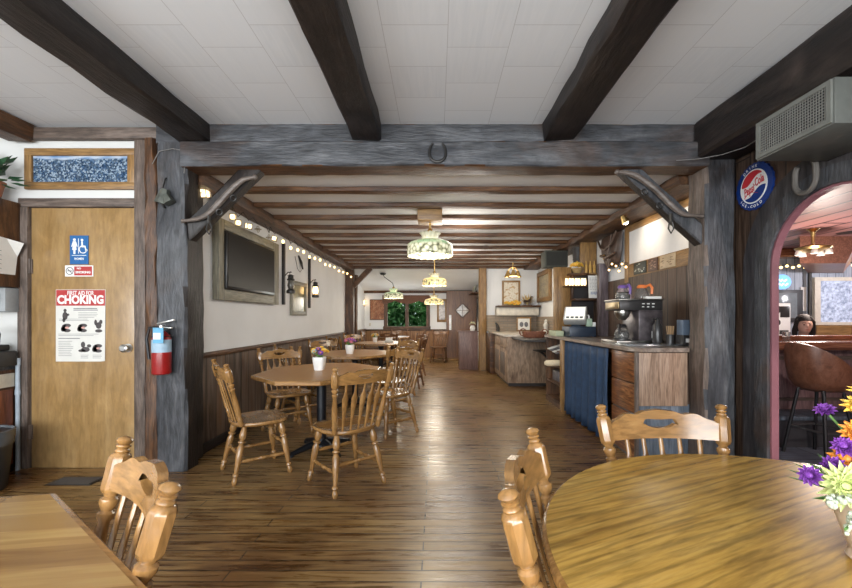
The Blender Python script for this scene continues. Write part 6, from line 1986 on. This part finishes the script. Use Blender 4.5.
tag(MB(IRON).lathe(bp(850, 231, 5.4) - Z * .02, bp(850, 231, 5.4) + Z * .03, [(0, .14), (.6, .16), (1, .08)], 20).cyl(bp(850, 231, 5.4) + Z * .02, (bp(850, 231, 5.4).x, 5.4, 2.41), .02).build('ceiling_fixture'), 'small dark round fixture on the pink bar ceiling', 'fixture')
for k, (x, y) in enumerate(((3.55, 4.28), (4.02, 4.30))):
    pass
gl_ = MB(POTG).lathe((3.78, 4.35, .996), (3.78, 4.35, 1.10), [(0, .032), (1, .038)], 16)
tag(gl_.build('drinking_glass'), 'clear drinking glass on the bar top beside the stone arch', 'glass')
for (x, y, z, e, c_) in ((4.7, 4.9, 1.6, 45, (1, .85, .76)), (3.4, -0.2, 1.9, 110, (1, .88, .84)), (7.0, 5.6, 1.9, 45, (.95, .92, .98))):  # added fills standing in for the bar's ambient light, without visible lamps
    ld = bpy.data.lights.new('bar_light', 'POINT'); ld.energy = e; ld.color = c_; ld.shadow_soft_size = .15
    lo = bpy.data.objects.new('bar_light', ld); COL.objects.link(lo); lo.location = (x, y, z)

# ================================================================== LIGHT AND CAMERA
wd = bpy.data.worlds.new('sky')
SC.world = wd
wd.use_nodes = True
bg = wd.node_tree.nodes['Background']
bg.inputs[0].default_value = (.80, .90, 1.0, 1)
bg.inputs[1].default_value = 1.0
def area(x, y, z, sx, sy, e, tgt, col=(1, 1, 1)):
    ld = bpy.data.lights.new('window_and_shrub_daylight', 'AREA')
    ld.shape = 'RECTANGLE'; ld.size = sx; ld.size_y = sy; ld.energy = e; ld.color = col
    lo = bpy.data.objects.new('window_and_shrub_daylight', ld); COL.objects.link(lo)
    lo.location = (x, y, z)
    lo.rotation_euler = (V(tgt) - V((x, y, z))).to_track_quat('-Z', 'Y').to_euler()
for x, w_ in ((-3.35, 1.7), (-1.25, 1.7), (.85, 1.7)):
    area(x, -2.25, 1.6, w_, 1.7, 105, (x, 5, 3.2), (.93, .97, 1.0))
for y in (5.2, 7.4):  # added fill for the long room's ambient light, no lamp hangs here
    ld = bpy.data.lights.new('lamp_light', 'POINT'); ld.energy = 20; ld.color = (1, .93, .84); ld.shadow_soft_size = .4
    lo = bpy.data.objects.new('lamp_light', ld); COL.objects.link(lo); lo.location = (.3, y, 2.2)
area(-1.0, 12.17, 1.4, 1.1, .8, 8, (-1.0, 5, .6), (.95, 1, .95))
area(-1.0, 13.0, 3.6, 3.5, 1.5, 260, (-1.0, 12.9, 0), (1, .98, .9))  # added light above the shrub, only to brighten its leaves
cam = bpy.data.cameras.new('camera')
cam.sensor_width = 36
cam.lens = F / 852 * 36
cam.shift_x = -(CX - 426) / 852
cam.shift_y = (CY - 294) / 852
cam.clip_start = .02
co = bpy.data.objects.new('camera', cam)
COL.objects.link(co)
co.location = (0, 0, H)
co.rotation_euler = (PI / 2, 0, 0)
SC.camera = co
SC.view_settings.view_transform = 'Standard'
SC.view_settings.look = 'None'
SC.view_settings.gamma = 1
SC.view_settings.exposure = 0.6
SC.cycles.use_denoising = True
SC.cycles.sample_clamp_indirect = 4
SC.cycles.max_bounces = 8
SC.cycles.caustics_reflective = False
SC.cycles.caustics_refractive = False
